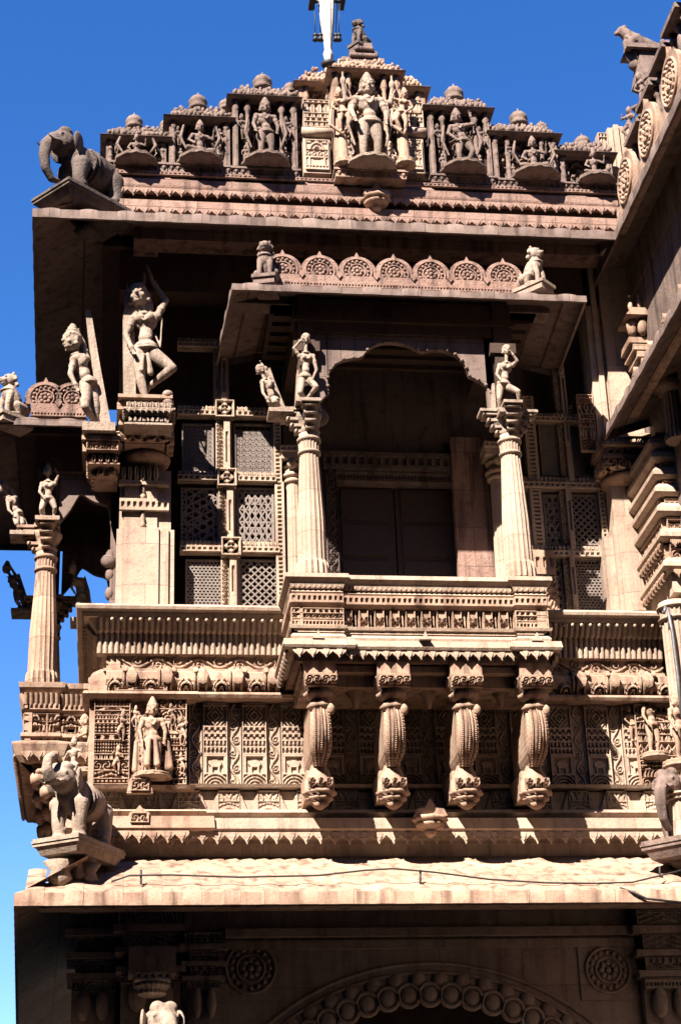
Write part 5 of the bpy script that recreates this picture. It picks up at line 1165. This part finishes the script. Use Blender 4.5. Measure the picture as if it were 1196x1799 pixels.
for (xa, xb, ya, yb) in ((598, 672, 112, 124), (612, 660, 100, 112), (621, 651, 86, 100)):
    m.box(X_(xa, YG, ya), X_(xb, YG, ya), YG-0.12, YG+0.25, Z_(yb, YG, 640)-.02, Z_(ya, YG, 640))
    for k in range(12):
        x = X_(xa, YG, ya)+(X_(xb, YG, ya)-X_(xa, YG, ya))*(k+.5)/12; m.ell((x, YG-.13, Z_(yb, YG, 640)+.02), (.025, .03, .035), n=7, m=5)
part('stepped_peak', m, 'grey', ped_root)
for (xa, xb) in ((533, 580), (712, 744)):   # pale blocks beside the middle niche
    m = MB(); Y = YG-0.3; m.box(X_(xa, Y, 270), X_(xb, Y, 270), Y, YG, Z_(303, Y, xa), Z_(242, Y, xa)); m.tube([(X_(xa, Y, 230)-.02, Y-.0, Z_(232, Y, xa)), (X_(xb, Y, 230)+.02, Y-.0, Z_(232, Y, xa))], .06, 12); m.flat(X_(xa, Y, 270)+.02, X_(xb, Y, 270)-.02, Z_(298, Y, xa), Z_(246, Y, xa), Y-.005, p_shrine(9), .02, .008)
    m.flat(X_(xa, Y, 200), X_(xb, Y, 200), Z_(218, Y, xa), Z_(170, Y, xa), Y+.08, p_band(71), .04, .008, .2)
    part('side_block', m, 'pale', ped_root)
def niche_fig(nn, label, pose, turn, sc, female=False, arms=2, mir=False, mat='warm', comp=True, fx=0.5, zo=0.22, kind='niche_statue'):
    x0, x1, z0_, z1_, Y = nn; H = z1_-z0_; x = x0+(x1-x0)*fx; z = z0_+0.10+H*zo*0.3; s = (z1_-z)*sc
    m = MB(); yy_ = Y-0.03; posed(m, pose, x, yy_, z, s, turn, female, 1, mir, 0, arms)
    if comp:
        for q, p2 in ((-1, 'sway'), (1, 'dance')):
            posed(m, p2, x+q*(x1-x0)*0.33, Y+0.03, z_ := z+H*0.30, s*0.42, -q*.3, True, 1, q > 0); posed(m, 'stand', x+q*(x1-x0)*0.30, Y+0.03, z, s*0.30, 0, True, 1)
            limb(m, [(x+q*(x1-x0)*.26, yy_, z+s*.75), (x+q*(x1-x0)*.31, yy_-.03, z+s*.45), (x+q*(x1-x0)*.22, yy_-.04, z+s*.2)], [.015, .02, .012])
    p = lotus_base(MB(), x, yy_, z-0.075, min(0.30, (x1-x0)*0.36), 0.075); p.box(x-.1, x+.1, yy_, YG, z-.07, z-.01)
    return statue(kind, label, 'statue', m, (x, yy_, z), 0.0085, mat, 'figures in the pediment niches', p)
niche_fig(n1, 'small seated figure in the lowest shrine at the left end of the pediment', 'sit', 0, 1.3, zo=0.0, mat='grey')
niche_fig(n2, 'seated grey figure in the second pediment shrine from the left', 'sit', 0.2, 1.05, mat='grey')
niche_fig(n3, 'striding grey figure in the pediment shrine just left of the pale centre', 'stand', 0.1, 0.92, mat='grey')
niche_fig(m1, 'big crowned four-armed figure in the tall central pediment niche', 'stand', 0.05, 0.90, arms=4, mat='statue', zo=0.1)
niche_fig(n4, 'standing grey figure in the pediment shrine just right of the centre', 'sway', 0.0, 0.92, mat='grey')
niche_fig(n5, 'seated grey figure in the second pediment shrine from the right', 'sit', -0.1, 1.05, mat='grey', fx=.6)
niche_fig(n6, 'tiny seated figure in the rightmost pediment shrine beside the pale pilaster', 'sit', 0, 1.3, fx=.62, comp=False, mat='grey')
for q, (px_, tx) in enumerate(((604, 'left'), (712, 'right'))):
    Y = YG-0.46; c = W(px_, 285, Y); m = MB(); posed(m, 'sway', c[0], Y, c[2]+0.40, 0.62, 0, True, 1, q == 1); limb(m, [(c[0], Y+.05, c[2]), (c[0], Y+.05, c[2]+.42)], [.075, .05]); limb(m, [(c[0]-.12, Y, c[2]+.75), (c[0]-.15, Y-.02, c[2]+.5), (c[0]+.0, Y-.03, c[2]+.38)], [.015, .02, .02])
    statue('attendant_statue', 'dancing attendant on a post to the %s of the central crowned figure' % tx, 'statue', m, (c[0], Y, c[2]), 0.009, 'warm', None, lotus_base(MB(), c[0], Y, c[2]-.07, .12, .08))

for i_, (xa, xb, yb, yt) in enumerate(((286, 304, 300, 250), (398, 416, 304, 216), (512, 530, 308, 180), (578, 592, 308, 140), (702, 716, 308, 142), (748, 768, 316, 200), (856, 876, 324, 240), (972, 994, 330, 275))):
    m = MB(); Y = YG-.10; x0, x1 = X_(xa, Y, 280), X_(xb, Y, 280); m.flat(x0, x1, Z_(yb, Y, xa)-.03, Z_(yt, Y, xa), Y, p_rough(40+i_), .06, .01, .2)
    for k in range(5): m.ell(((x0+x1)/2+.02*(-1)**k, Y-.02, Z_(yt, Y, xa)+.03*k), (.05-.006*k, .05, .035), n=8, m=6)
    part('filler_carving', m, 'grey', ped_root)

# flag cloth
YF = YG+0.5
fl = thing('flag_banner', 'furled white cloth banner on a dark crossbar with hanging tassels, above the pediment', 'banner', W(574, 112, YF))
m = MB(); prof = []
for y, wpx in ((114, 7), (104, 8), (96, 10), (88, 7), (70, 9), (40, 14), (15, 17), (-12, 18), (-30, 17)):
    z = Z_(y, YF, 574); prof.append((wpx/3200*YF*1.05, z))
xk = float(W(575, 50, YF)[0]); m.lathe(prof, xk, YF, 64, lambda th, z: 1+.16*np.sin(5*th+z*2)*np.sin(9*th), smooth=True); part('cloth', m, 'cloth', fl)
m = MB(); m.tube([W(575, 118, YF), W(574, -30, YF)], .015, 8); m.lathe([(.07, Z_(118, YF, 574)), (.10, Z_(112, YF, 574)), (.05, Z_(108, YF, 574))], xk, YF, 14); part('pole', m, 'iron', fl)
m = MB(); 
for q in (548, 601): a = W(q, 2, YF-.12); b_ = W(q, 2, YF+.12); m.obox((a+b_)/2, (.035, 0, 0), (0, .14, 0), (0, 0, .035)); 
m.tube([W(546, 3, YF), W(604, 3, YF)], .022, 8); part('crossbar', m, 'iron', fl)
for xp in (552, 561, 592, 597):
    m = MB(); m.tube([W(xp, 5, YF), W(xp+(2 if xp < 575 else -2), 60, YF)], .006, 6); c = W(xp+(2 if xp < 575 else -2), 62, YF)
    m.ell(c, (.035, .035, .03), n=10, m=8); m.lathe([(.02, c[2]-.09), (.04, c[2]-.08), (.015, c[2])], c[0], c[1], 10); part('tassel', m, 'iron', fl)

# ================================================================== SIDE BALCONY (projects from the left flank)
sb = thing('side_balcony', 'second roofed stone balcony seen end-on at the left flank of the tower', 'balcony', (X_(100, YP, 1200), YP+1.2, Z_(1340, YP, 100)))
YA1, YA2 = YP+0.12, YP+2.45
zA = lambda y: Z_(y, YA1, 100)
sx0, sx1 = X_(42, YA1, 1250), LX0+0.10
def spath(e=0.0): a, b_ = sx0-e, sx1; return [(b_, YA2+e), (a, YA2+e), (a, YA1-e), (X_(105, YA1, 1250)+e*.3, YA1-e), (X_(105, YA1, 1250)+e*.3, YA1-e+.04), (b_, YA1-e+.04)]
sP = spath()
m = MB()
Zs = {k: zA(k) for k in (1203, 1210, 1218, 1228, 1236, 1247, 1252, 1288, 1294, 1300, 1308, 1330, 1340)}
m.sweep(sP, [(-.3, Zs[1218]), (0, Zs[1218]), (.05, Zs[1210]), (.06, Zs[1203]+.01), (.04, Zs[1203]), (-.3, Zs[1203])])
m.sweep(sP, [(-.3, Zs[1236]), (.0, Zs[1236]), (-.03, Zs[1218]), (-.3, Zs[1218])])
m.sweep(sP, [(-.3, Zs[1252]), (-.02, Zs[1252]), (.02, Zs[1247]), (-.3, Zs[1247])]); m.sweep(sP, [(-.3, Zs[1294]), (.02, Zs[1294]), (.02, Zs[1288]), (-.3, Zs[1288])])
m.sweep(sP, [(-.3, Zs[1340]), (.02, Zs[1340]), (.06, Zs[1330]), (.10, Zs[1308]-.02), (.10, Zs[1308]), (-.02, Zs[1300]), (-.3, Zs[1300])])
part('balcony_rim', m, 'warm', sb)
m = MB()
along(m, sP, [(-.02, Zs[1236]), (0.03, Zs[1218])], p_ribs(.05), .03); along(m, sP, [(-.03, Zs[1247]), (-.03, Zs[1236])], p_dent(.05), .03)
along(m, sP, [(-.06, Zs[1288]), (-.06, Zs[1252])], lambda s, t, L, H: p_shrine(3)(s % .24, t, .24, H), .05); along(m, sP, [(-.05, Zs[1300]), (-.05, Zs[1294])], p_dent(.08), .03); teeth(m, sP, .08, Zs[1330]+.04, .10, .12, .03)
part('balustrade_panels', m, 'warm', sb)
m = MB(); m.box(sx0+.1, sx1+.2, YA1+.1, YA2-.1, Zs[1340]-.05, Zs[1252])
for k, Yk in enumerate((YA1+.15, YA1+.85, YA1+1.55, YA2-.15)):
    for j in range(7):
        z = Zs[1340]-.05-j*.14; xo = sx0+.15+0.10*j; m.box(xo, sx1+.3, Yk-.12, Yk+.12, z-.14, z-.02); m.tube([(xo, Yk-.13, z-.10), (xo, Yk+.13, z-.10)], .06, 10); m.ell((xo+.02, Yk-.1, z-.03), (.05, .05, .04), n=8, m=6)
        m.lathe([(.03, z-.14), (.08, z-.11), (.05, z-.07), (.09, z-.02)], xo+.12, Yk-.14, 12)
part('floor_brackets', m, 'warm', sb)
xc1 = X_(77, YA1+.12, 1100); zc1 = Z_(1206, YA1+.12, 77)-.02; zt1 = Z_(972, YA1+.12, 77)
column(xc1, YA1+.14, zc1, zt1, .150, .102, sb, 'warm'); capital(xc1, YA1+.14, zt1-.01, .8, [(-1, 0), (0, -1)], sb, 'warm')
column(xc1, YA2-.14, zc1, zt1, .150, .102, sb, 'warm'); capital(xc1, YA2-.14, zt1-.01, .8, [(-1, 0), (1, 0)], sb, 'warm')
SZ = Z_(747, YP-.25, 75)
sroof = [(sx1+.3, YA2+.75), (sx0-.65, YA2+.75), (sx0-.65, YP-.25), (X_(152, YP-.25, 748), YP-.25)]
eave('roof_eave', sroof, SZ, .55, .14, .085, sb, 'slab', .42, .014)
m = MB(); m.box(sx0-.2, XW0+.3, YP+.1, YA2+.4, SZ+.08, SZ+.2)
m.box(xc1-.12, XW0+.1, YA1+.05, YA1+.25, zt1+.95, SZ+.08); m.box(xc1-.12, XW0+.1, YA2-.25, YA2-.05, zt1+.95, SZ+.08); m.box(xc1-.1, xc1+.1, YA1+.26, YA2-.26, zt1+.95, SZ+.08)
for Yk in (YA1+.15, YA2-.15): m.box(xc1-.08, xc1+.08, Yk-.06, Yk+.08, zt1+.3, zt1+.95)
part('roof_slab', m, 'dark', sb)
# cusped arches front and back
for Yk in (YA1+.12, YA2-.14):
    m = MB(); xa, xb = xc1+.06, XW0+.06; cxx = (xa+xb)/2; hw = (xb-xa)/2; za = zt1+.02; hh = .72; o_ = []
    for i in range(40):
        a = math.pi-math.pi*i/39; cus = 1-.13*abs(math.sin(a*3.5)); o_.append((cxx+hw*math.cos(a)*cus*.96, za+hh*math.sin(a)*cus))
    for (a1, b1), (a2, b2) in zip(o_[:-1], o_[1:]): m.prism([(a1, b1), (a2, b2), (a2, zt1+.96), (a1, zt1+.96)], (0, Yk), U, -.07, 0)
    m.box(xb-.10, xb+.05, Yk, Yk+.07, zc1, zt1+.96)
    for k in range(7): m.ell((xb-.10, Yk+.03, zc1+.2+k*.22), (.05, .05, .08), n=8, m=6)
    for s_ in (-1,): m.ell((xb-.12, Yk, za-.1), (.08, .06, .08), n=10, m=8)
    part('cusped_arch', m, 'slab', sb)
m = MB(); m.box(XW0+.02, XW0+.35, YP+.5, YA1+.8, 0, zroof); m.box(XW0+.02, XW0+.35, YA1+.8, DEEP, 0, Zs[1288]); part('flank_wall', m, 'slab', tower)
cx0_, cx1_ = X_(56, YP-.1, 700), X_(152, YP-.1, 700)
crest(cx0_, cx1_, Z_(737, YP-.1, 100), Z_(662, YP-.1, 100)-Z_(735, YP-.1, 100), YP-.1, 2, sb)
bracket_fig('stocky stone figure standing on the capital of the side balcony front column',
    dict(head=(84, 828), neck=(85, 842), chest=(86, 856), pelvis=(85, 876), shL=(74, 850), elL=(70, 864, -.05), haL=(78, 874, -.08), shR=(97, 850), elR=(103, 836, -.03), haR=(98, 824, -.02), hiL=(78, 880), knL=(73, 894, -.06), ftL=(74, 908), hiR=(92, 880), knR=(97, 892, -.06), ftR=(95, 908)), YA1+.02, .60, .1, True, None, 'statue', 0, .009, 'figures on the side balcony columns', 1)
bracket_fig('slender stone figure leaning left off the side balcony column against a slanted slab',
    dict(head=(6, 858), neck=(14, 870), chest=(22, 884), pelvis=(32, 902), shL=(14, 878, -.04), elL=(16, 896, -.08), haL=(24, 904, -.1), shR=(28, 874), elR=(22, 864), haR=(12, 848), hiL=(28, 906, -.03), knL=(30, 920, -.10), ftL=(38, 932, -.03), hiR=(36, 908, .03), knR=(40, 920, -.05), ftR=(43, 934, .03)), YA1+.15, .62, -.9, True,
    [(46, 938), (58, 936), (34, 880), (24, 850), (18, 856)], 'statue', 0, .009, 'figures on the side balcony columns', 1)
bracket_fig('stone figure leaning left on the far column of the side balcony, against the sky',
    dict(head=(12, 1000), neck=(18, 1010), chest=(24, 1022), pelvis=(32, 1040), shL=(18, 1016, -.04), elL=(20, 1030, -.08), haL=(28, 1036, -.1), shR=(30, 1014), elR=(24, 1004), haR=(16, 990), hiL=(29, 1043, -.03), knL=(30, 1056, -.10), ftL=(38, 1068, -.03), hiR=(36, 1044, .03), knR=(40, 1056, -.05), ftR=(43, 1068, .03)), YA2-.1, .62, -.9, True,
    [(46, 1074), (57, 1072), (44, 1030), (34, 1000), (28, 1004)], 'statue', 0, .01, 'figures on the side balcony columns', 1)
bracket_fig('stone figure on the far right bracket of the side balcony, framed by the small arch',
    dict(head=(128, 1000), neck=(132, 1012), chest=(137, 1024), pelvis=(142, 1046), shL=(130, 1018, -.04), elL=(126, 1032, -.08), haL=(132, 1042, -.1), shR=(144, 1018), elR=(146, 1034), haR=(142, 1044), hiL=(138, 1050, -.03), knL=(138, 1068, -.10), ftL=(142, 1084, -.03), hiR=(146, 1050, .03), knR=(148, 1068, -.05), ftR=(148, 1084, .03)), YA1+1.0, .62, -.5, True,
    [(150, 1090), (166, 1088), (158, 1030), (150, 1004), (146, 1010)], 'statue', 0, .01, 'figures on the side balcony columns', 1)

# ================================================================== RIGHT WING
WX = EX1; wy0 = 8.5
eave('wing_eave', [(WX, YP+.3), (WX, wy0)], EZ, 1.15, .42, .13, wing, 'slab', .45, .02)
wxw = XW1+.10
m = MB(); m.box(wxw, wxw+.4, wy0, YP+.3, 0, EZ+.6); m.box(WX+.6, wxw, wy0, YP+.2, EZ+.30, EZ+.42); m.box(WX+.95, wxw-.01, wy0, YP+.2, EZ-.22, EZ+.29); m.box(WX+.35, wxw+.3, wy0, YP+.1, EZ+.43, EZ+.75)
part('wing_wall', m, 'grey', wing)  # darker stone colour stands in for deep shade on wall and soffit
def crest_u(o, u, L, z0, h, n, root):
    m = MB(); u_ = np.array(u, float); p = L/n
    m.prism([(0, z0), (L, z0), (L, z0+h*.36), (0, z0+h*.36)], o, u, -.08, 0); m.rs(o, u, L, [(0.0, z0+.01), (0.0, z0+h*.14)], p_dent(.05), .015, .01)
    for i in range(n):
        c = (i+.5)*p; r = min(h*.40, p*.5); q = [(c+r*math.cos(a), z0+h*.52+r*1.1*math.sin(a)) for a in np.linspace(-.35, math.pi+.35, 22)]; q[11:11] = [(c+.02, z0+h*.52+r*1.12), (c, z0+h*1.1), (c-.02, z0+h*.52+r*1.12)]
        m.prism(q, o, u, -.06, 0.0); cc = np.array(o)+u_*c; rings(m, cc, u, .01, z0+h*.52, r*.84)
    return part('medallion_parapet', m, 'warm', root)
crest_u((WX+.07, YP-.95), (0, -1), 8.0, EZ+.12, .80, 9, wing)
m = MB(); a, b_ = X_(1067, YP-.25, 260), X_(1106, YP-.25, 260); z0_, z1_ = Z_(305, YP-.25, 1085), Z_(226, YP-.25, 1085); w = b_-a
for k in range(4): m.box(a+w*k/4+.005, a+w*(k+1)/4-.005, YP-.30-.03*(k % 2), YP, z0_, z1_-.03*(k in (0, 3)))
m.sweep([(a-.05, YP), (a-.05, YP-.33), (b_+.05, YP-.33), (b_+.05, YP)], [(-.2, z0_-.12), (0, z0_-.12), (.06, z0_-.02), (.04, z0_+.02), (-.2, z0_+.02)]); m.ell((b_-.02, YP-.38, z0_-.2), (.05, .05, .10), n=8, m=6)
m.flat(a-.12, a, z0_, z1_-.1, YP-.25, p_band(81), .04, .008, .1)
part('pilaster', m, 'pale', wing)
m = MB(); x_ = WX+.55
m.rs((x_, YP-.9), (0, -1), 6.5, [(0, EZ+.55), (0, EZ+1.45)], p_rough(12), .14, .02, .3)
rg = random.Random(4)
for k in range(11):
    yk = YP-1.15-k*.55; zk = EZ+.65+.09*k
    for q_ in (-1, 1): colonette(m, x_-.16, yk+q_*.2, zk, zk+.7, .035)
    m.obox((x_-.06, yk, zk+.74), (.22, 0, 0), (0, .27, 0), (0, 0, .03))
    for j in range(14): m.ell((x_-.22+rg.uniform(0, .15), yk+rg.uniform(-.22, .22), zk+.79+rg.uniform(0, .10)), (.035, .035, .035), n=7, m=5)
    m.ell((x_-.14, yk, zk+.45), (.06, .07, .16), n=10, m=8); m.ell((x_-.16, yk, zk+.64), (.05, .05, .06), n=8, m=6); m.ell((x_-.14, yk, zk+.18), (.09, .11, .10), n=8, m=6)
    dome(m, x_+.02, yk, zk+.93, .09)
part('wing_pediment', m, 'grey', wing)
cb = W(1104, 86, YP-1.0); m = MB(); fq = lambda x, z: (cb[0]+x, cb[1]-.1*x, cb[2]+z)
limb(m, [fq(.38, -.03), fq(.22, .02), fq(.08, .10)], [.07, .10, .10]); limb(m, [fq(.08, .10), fq(0, .20), fq(-.06, .26)], [.11, .075, .065], 12); limb(m, [fq(-.06, .26), fq(-.13, .23)], [.055, .03]); limb(m, [fq(.0, .08), fq(-.02, -.06)], [.07, .035]); limb(m, [fq(.34, .0), fq(.42, .10), fq(.50, .06), fq(.46, -.03)], [.03, .022, .022, .03])
m.ell(fq(-.03, .31), (.04, .05, .03)); m.tube([fq(-.0+.0, .05), fq(.02, .06)], .12, 12)
for q_ in (-.08, .08): limb(m, [np.array(fq(.02, .05))+np.array([0, q_, 0]), np.array(fq(-.02, -.07))+np.array([0, q_, 0])], [.06, .035])
pb = MB(); pb.prism([(cb[0]-.08, cb[2]-.09), (cb[0]+.62, cb[2]-.09), (cb[0]+.62, cb[2]-.03), (cb[0]-.05, cb[2]-.03)], (0, cb[1]), U, -.16, .16); pb.lathe([(.03, cb[2]-.32), (.08, cb[2]-.25), (.06, cb[2]-.18), (.12, cb[2]-.09)], cb[0]+.05, cb[1], 14); pb.prism([(cb[0]+.0, cb[2]-.55), (cb[0]+.9, cb[2]-.95), (cb[0]+.62, cb[2]-.09), (cb[0]+.1, cb[2]-.09)], (0, cb[1]), U, -.10, .10)
statue('beast_statue', 'bird-headed stone beast perched on the wing roof, silhouetted against the sky at top right', 'statue', m, cb, .011, 'grey', None, pb)
bq = W(1128, 165, YP-1.15); m = MB(); posed(m, 'sway', bq[0], bq[1], bq[2]-.2, .5, -.8, True, 1); posed(m, 'dance', bq[0]-.15, bq[1]+.15, bq[2]-.55, .45, -.8, True, 1)
statue('climbing_statues', 'weathered figures stacked on the edge of the wing pediment below the beast', 'statue', m, bq, .011, 'grey', None, slab_platform(bq+np.array([0, 0, -.2]), 1, -.8, .22, .25, .03, False))
# lower roof of the wing
c = W(1060, 772, YP-.35); wlx, wlz = float(c[0]), float(c[2])
eave('wing_roof_eave', [(wlx, YP-.35), (wlx, wy0)], wlz, .9, .30, .10, wing, 'slab', .40, .02)
crest_u((wlx+.25, YP-.6), (0, -1), 7.5, wlz+.14, .45, 13, wing)
m = MB(); m.box(wlx+.55, wxw, wy0, YP-.3, wlz+.2, wlz+.34); part('roof_slab', m, 'slab', wing)
m = MB(); c = W(1125, 560, YP-.55)
for k in range(3): x = c[0]-.11+.11*k; m.lathe([(.02, c[2]-.22), (.05, c[2]-.17), (.06, c[2]-.06), (.03, c[2]-.01)], x, c[1]+.04*abs(k-1), 12); m.ell((x, c[1], c[2]+.16+.05*(k % 2)), (.03, .03, .08), n=8, m=6); m.ell((x, c[1], c[2]+.30), (.02,)*3, n=6, m=5)
m.prism([(c[0]-.2, c[2]), (c[0]+.25, c[2]), (c[0]+.2, c[2]+.09), (c[0]-.12, c[2]+.09)], (0, c[1]), U, -.3, .1)
for k in range(4): m.box(c[0]-.16+.04*k, c[0]+.3, c[1]+.02+.0*k, c[1]+.4, c[2]-.30-.09*k, c[2]-.23-.09*k)
part('lotus_capital', m, 'warm', wing)
# stack of mouldings under the wing's balcony
sxw = X_(1141, 17.6, 900); Yc_ = 17.12
sp_ = [(sxw, YP+.1), (sxw, Yc_), (sxw+1.6, Yc_)]
zz = lambda y: Z_(y, Yc_, 1170)
m = MB(); prev = None
m.sweep(sp_, [(-.4, zz(1040)), (0, zz(1040)), (0, zz(760)), (-.4, zz(760))])
for i, y in enumerate((788, 812, 842, 872, 906, 950, 1002)):
    z = zz(y); m.sweep(sp_, [(-.2, z-.02), (.06, z-.02), (.11, z+.01), (.11, z+.06), (.03, z+.14), (-.2, z+.15)])
part('moulding_stack', m, 'pale', wing)
m = MB()
for i, (y, y2) in enumerate(((800, 790), (830, 816), (862, 848), (896, 878), (938, 912), (990, 958))):
    along(m, sp_, [(.0, zz(y)), (.0, zz(y2))], p_band(90+i), .05)
teeth(m, sp_, .09, zz(950)-.02, .09, .10, .03); teeth(m, sp_, .09, zz(1002)-.02, .09, .10, .03)
part('stack_carving', m, 'warm', wing)
cc = W(1190, 760, Yc_-.35); column(cc[0], cc[1], zz(800), zz(700), .13, .12, wing, 'pale'); m = MB(); m.lathe([(.12, zz(720)), (.19, zz(712)), (.2, zz(700)), (.14, zz(685)), (.08, zz(672)), (.10, zz(665))], cc[0], cc[1], 24, lambda th, z: 1+.04*np.cos(12*th))
for k in range(4): m.box(cc[0]-.34+.05*k, cc[0]-.1, cc[1]-.08, cc[1]+.4, zz(700)+.08*k, zz(700)+.06+.08*k)
part('pot_capital', m, 'warm', wing)
for (xp, y0, y1, r, Yk) in ((1196, 1290, 1062, .16, 17.3), (1200, 1490, 1395, .14, 17.0)):
    x, zb1, zt2 = X_(xp, Yk, (y0+y1)/2), Z_(y0, Yk, xp), Z_(y1, Yk, xp); column(x, Yk, zb1, zt2, r, r*.95, wing, 'pale')
m = MB(); posed(m, 'stand', X_(1190, 17.2, 1290), 17.15, Z_(1340, 17.2, 1190), .7, .4, True, 1); c = W(1190, 1340, 17.15)
statue('column_statue', 'stone figure on the pillar at the right picture edge, above the grey elephant head', 'statue', m, c, .011, 'warm', None, lotus_base(MB(), c[0], c[1], c[2]-.07, .16, .08))
eh = W(1200, 1478, YK+.35); m = MB(); elephant(m, eh+np.array([.10, .15, 0]), .62, -.75, False)
statue('elephant_statue', 'grey stone elephant head and shoulder cut by the right picture edge', 'statue', m, eh, .012, 'grey', None, slab_platform(eh+np.array([.1, .15, 0]), 1, -.75, .6, .9, .09))

# ================================================================== LOWER LEFT ELEPHANT HEADS, PIPES, CABLES
c = W(268, 1893, 17.3); m = MB(); elephant(m, c+np.array([0, .35, -.15]), .72, .25, False); statue('elephant_statue', 'pale stone elephant head catching the sun under the lower eave', 'statue', m, c, .012, 'statue', None, slab_platform(c+np.array([0, .3, -.15]), 1, -.15, .5, .8, .08))
c = W(120, 1915, 17.6); m = MB(); elephant(m, c+np.array([0.05, .35, -.15]), .60, -1.0, True); statue('elephant_statue', 'stone elephant with only its raised trunk tip lit, at the lower left corner', 'statue', m, c, .013, 'statue', None, slab_platform(c+np.array([0, .3, -.15]), 1, -1.0, .5, .8, .08))
m = MB(); c = W(268, 1735, 17.32); x_, z_ = c[0], c[2]
m.lathe([(.10, z_-.06), (.14, z_-.04), (.13, z_-.01), (.17, z_+.03), (.16, z_+.06)], x_, 17.45, 40, lambda th, z: 1-.08*np.abs(np.sin(10*th)), smooth=False); m.box(x_-.17, x_+.17, 17.30, 17.8, z_+.06, z_+.14); m.flat(x_-.16, x_+.16, z_+.065, z_+.135, 17.29, p_dent(.06), .02); m.box(x_-.22, x_+.22, 17.4, 17.8, z_+.14, z_+.40)
part('gate_capital', m, 'statue', gate)
def wire(name, pts, r, mat, label, cat, extra=None, group=None):
    m = MB(); P3 = [W(*p) for p in pts]; m.tube(P3, r, 7)
    if extra: extra(m)
    return single(name, m, mat, label, cat, tuple(P3[0]), group)
YW = YK+.12
wire('cable', [(x, y, YW) for x, y in ((196, 1549), (228, 1538), (300, 1537), (420, 1541), (560, 1538), (640, 1529), (690, 1526), (760, 1532), (860, 1545), (960, 1551), (1040, 1552), (1110, 1550), (1160, 1538), (1200, 1528))], .009, 'iron', 'long sagging dark cable strung along the top of the lower eave', 'cable')
wire('cable', [(1088, 1560, YK+.05), (1112, 1568, YK-.02), (1135, 1579, YK-.03), (1200, 1586, YK-.03)], .012, 'iron', 'short dark cable drooping over the eave edge at the lower right', 'cable')
for i, (x, t_) in enumerate(((248, 'left, near the elephant bracket'), (738, 'in the middle, under the lotus boss'))):
    wire('iron_hook', [(x, 1528, YW+.02), (x, 1553, YW+.02), (x+7, 1554, YW+.02)], .011, 'iron', 'iron stake holding the cable, '+t_, 'hook', group='cable stakes on the eave')
wire('iron_hook', [(1158, 1522, YW+.02), (1158, 1540, YW+.02), (1164, 1541, YW+.02)], .010, 'iron', 'small iron stake holding the cable at the right end of the eave', 'hook', group='cable stakes on the eave')
wire('drain_pipe', [(1128, 905, YP-.12), (1131, 940, YP-.12), (1150, 1073, YP-.12)], .011, 'iron', 'thin dark pipe running down the edge of the right pier', 'pipe')
wire('drain_pipe', [(1165, 1078, 17.1), (1168, 1066, 17.1), (1172, 1068, 17.1), (1180, 1110, 17.1), (1190, 1190, 17.1), (1196, 1260, 17.1)], .018, 'pipe', 'grey curved pipe hooked over the seat parapet at the right edge', 'pipe')

# unseen walls added behind and beside the camera to block sky light
m = MB(); m.box(-60, 60, -12, -6, 0, 27); m.box(-18, -9, -5.9, 10.9, 0, 18); m.box(22, 30, -5.9, 60, 0, 22); m.box(-30, -24, -5.9, 60, 0, 24); m.box(-16, -7, 11, 60, 0, 21); struct('sky_blocking_walls', m, 'grey')
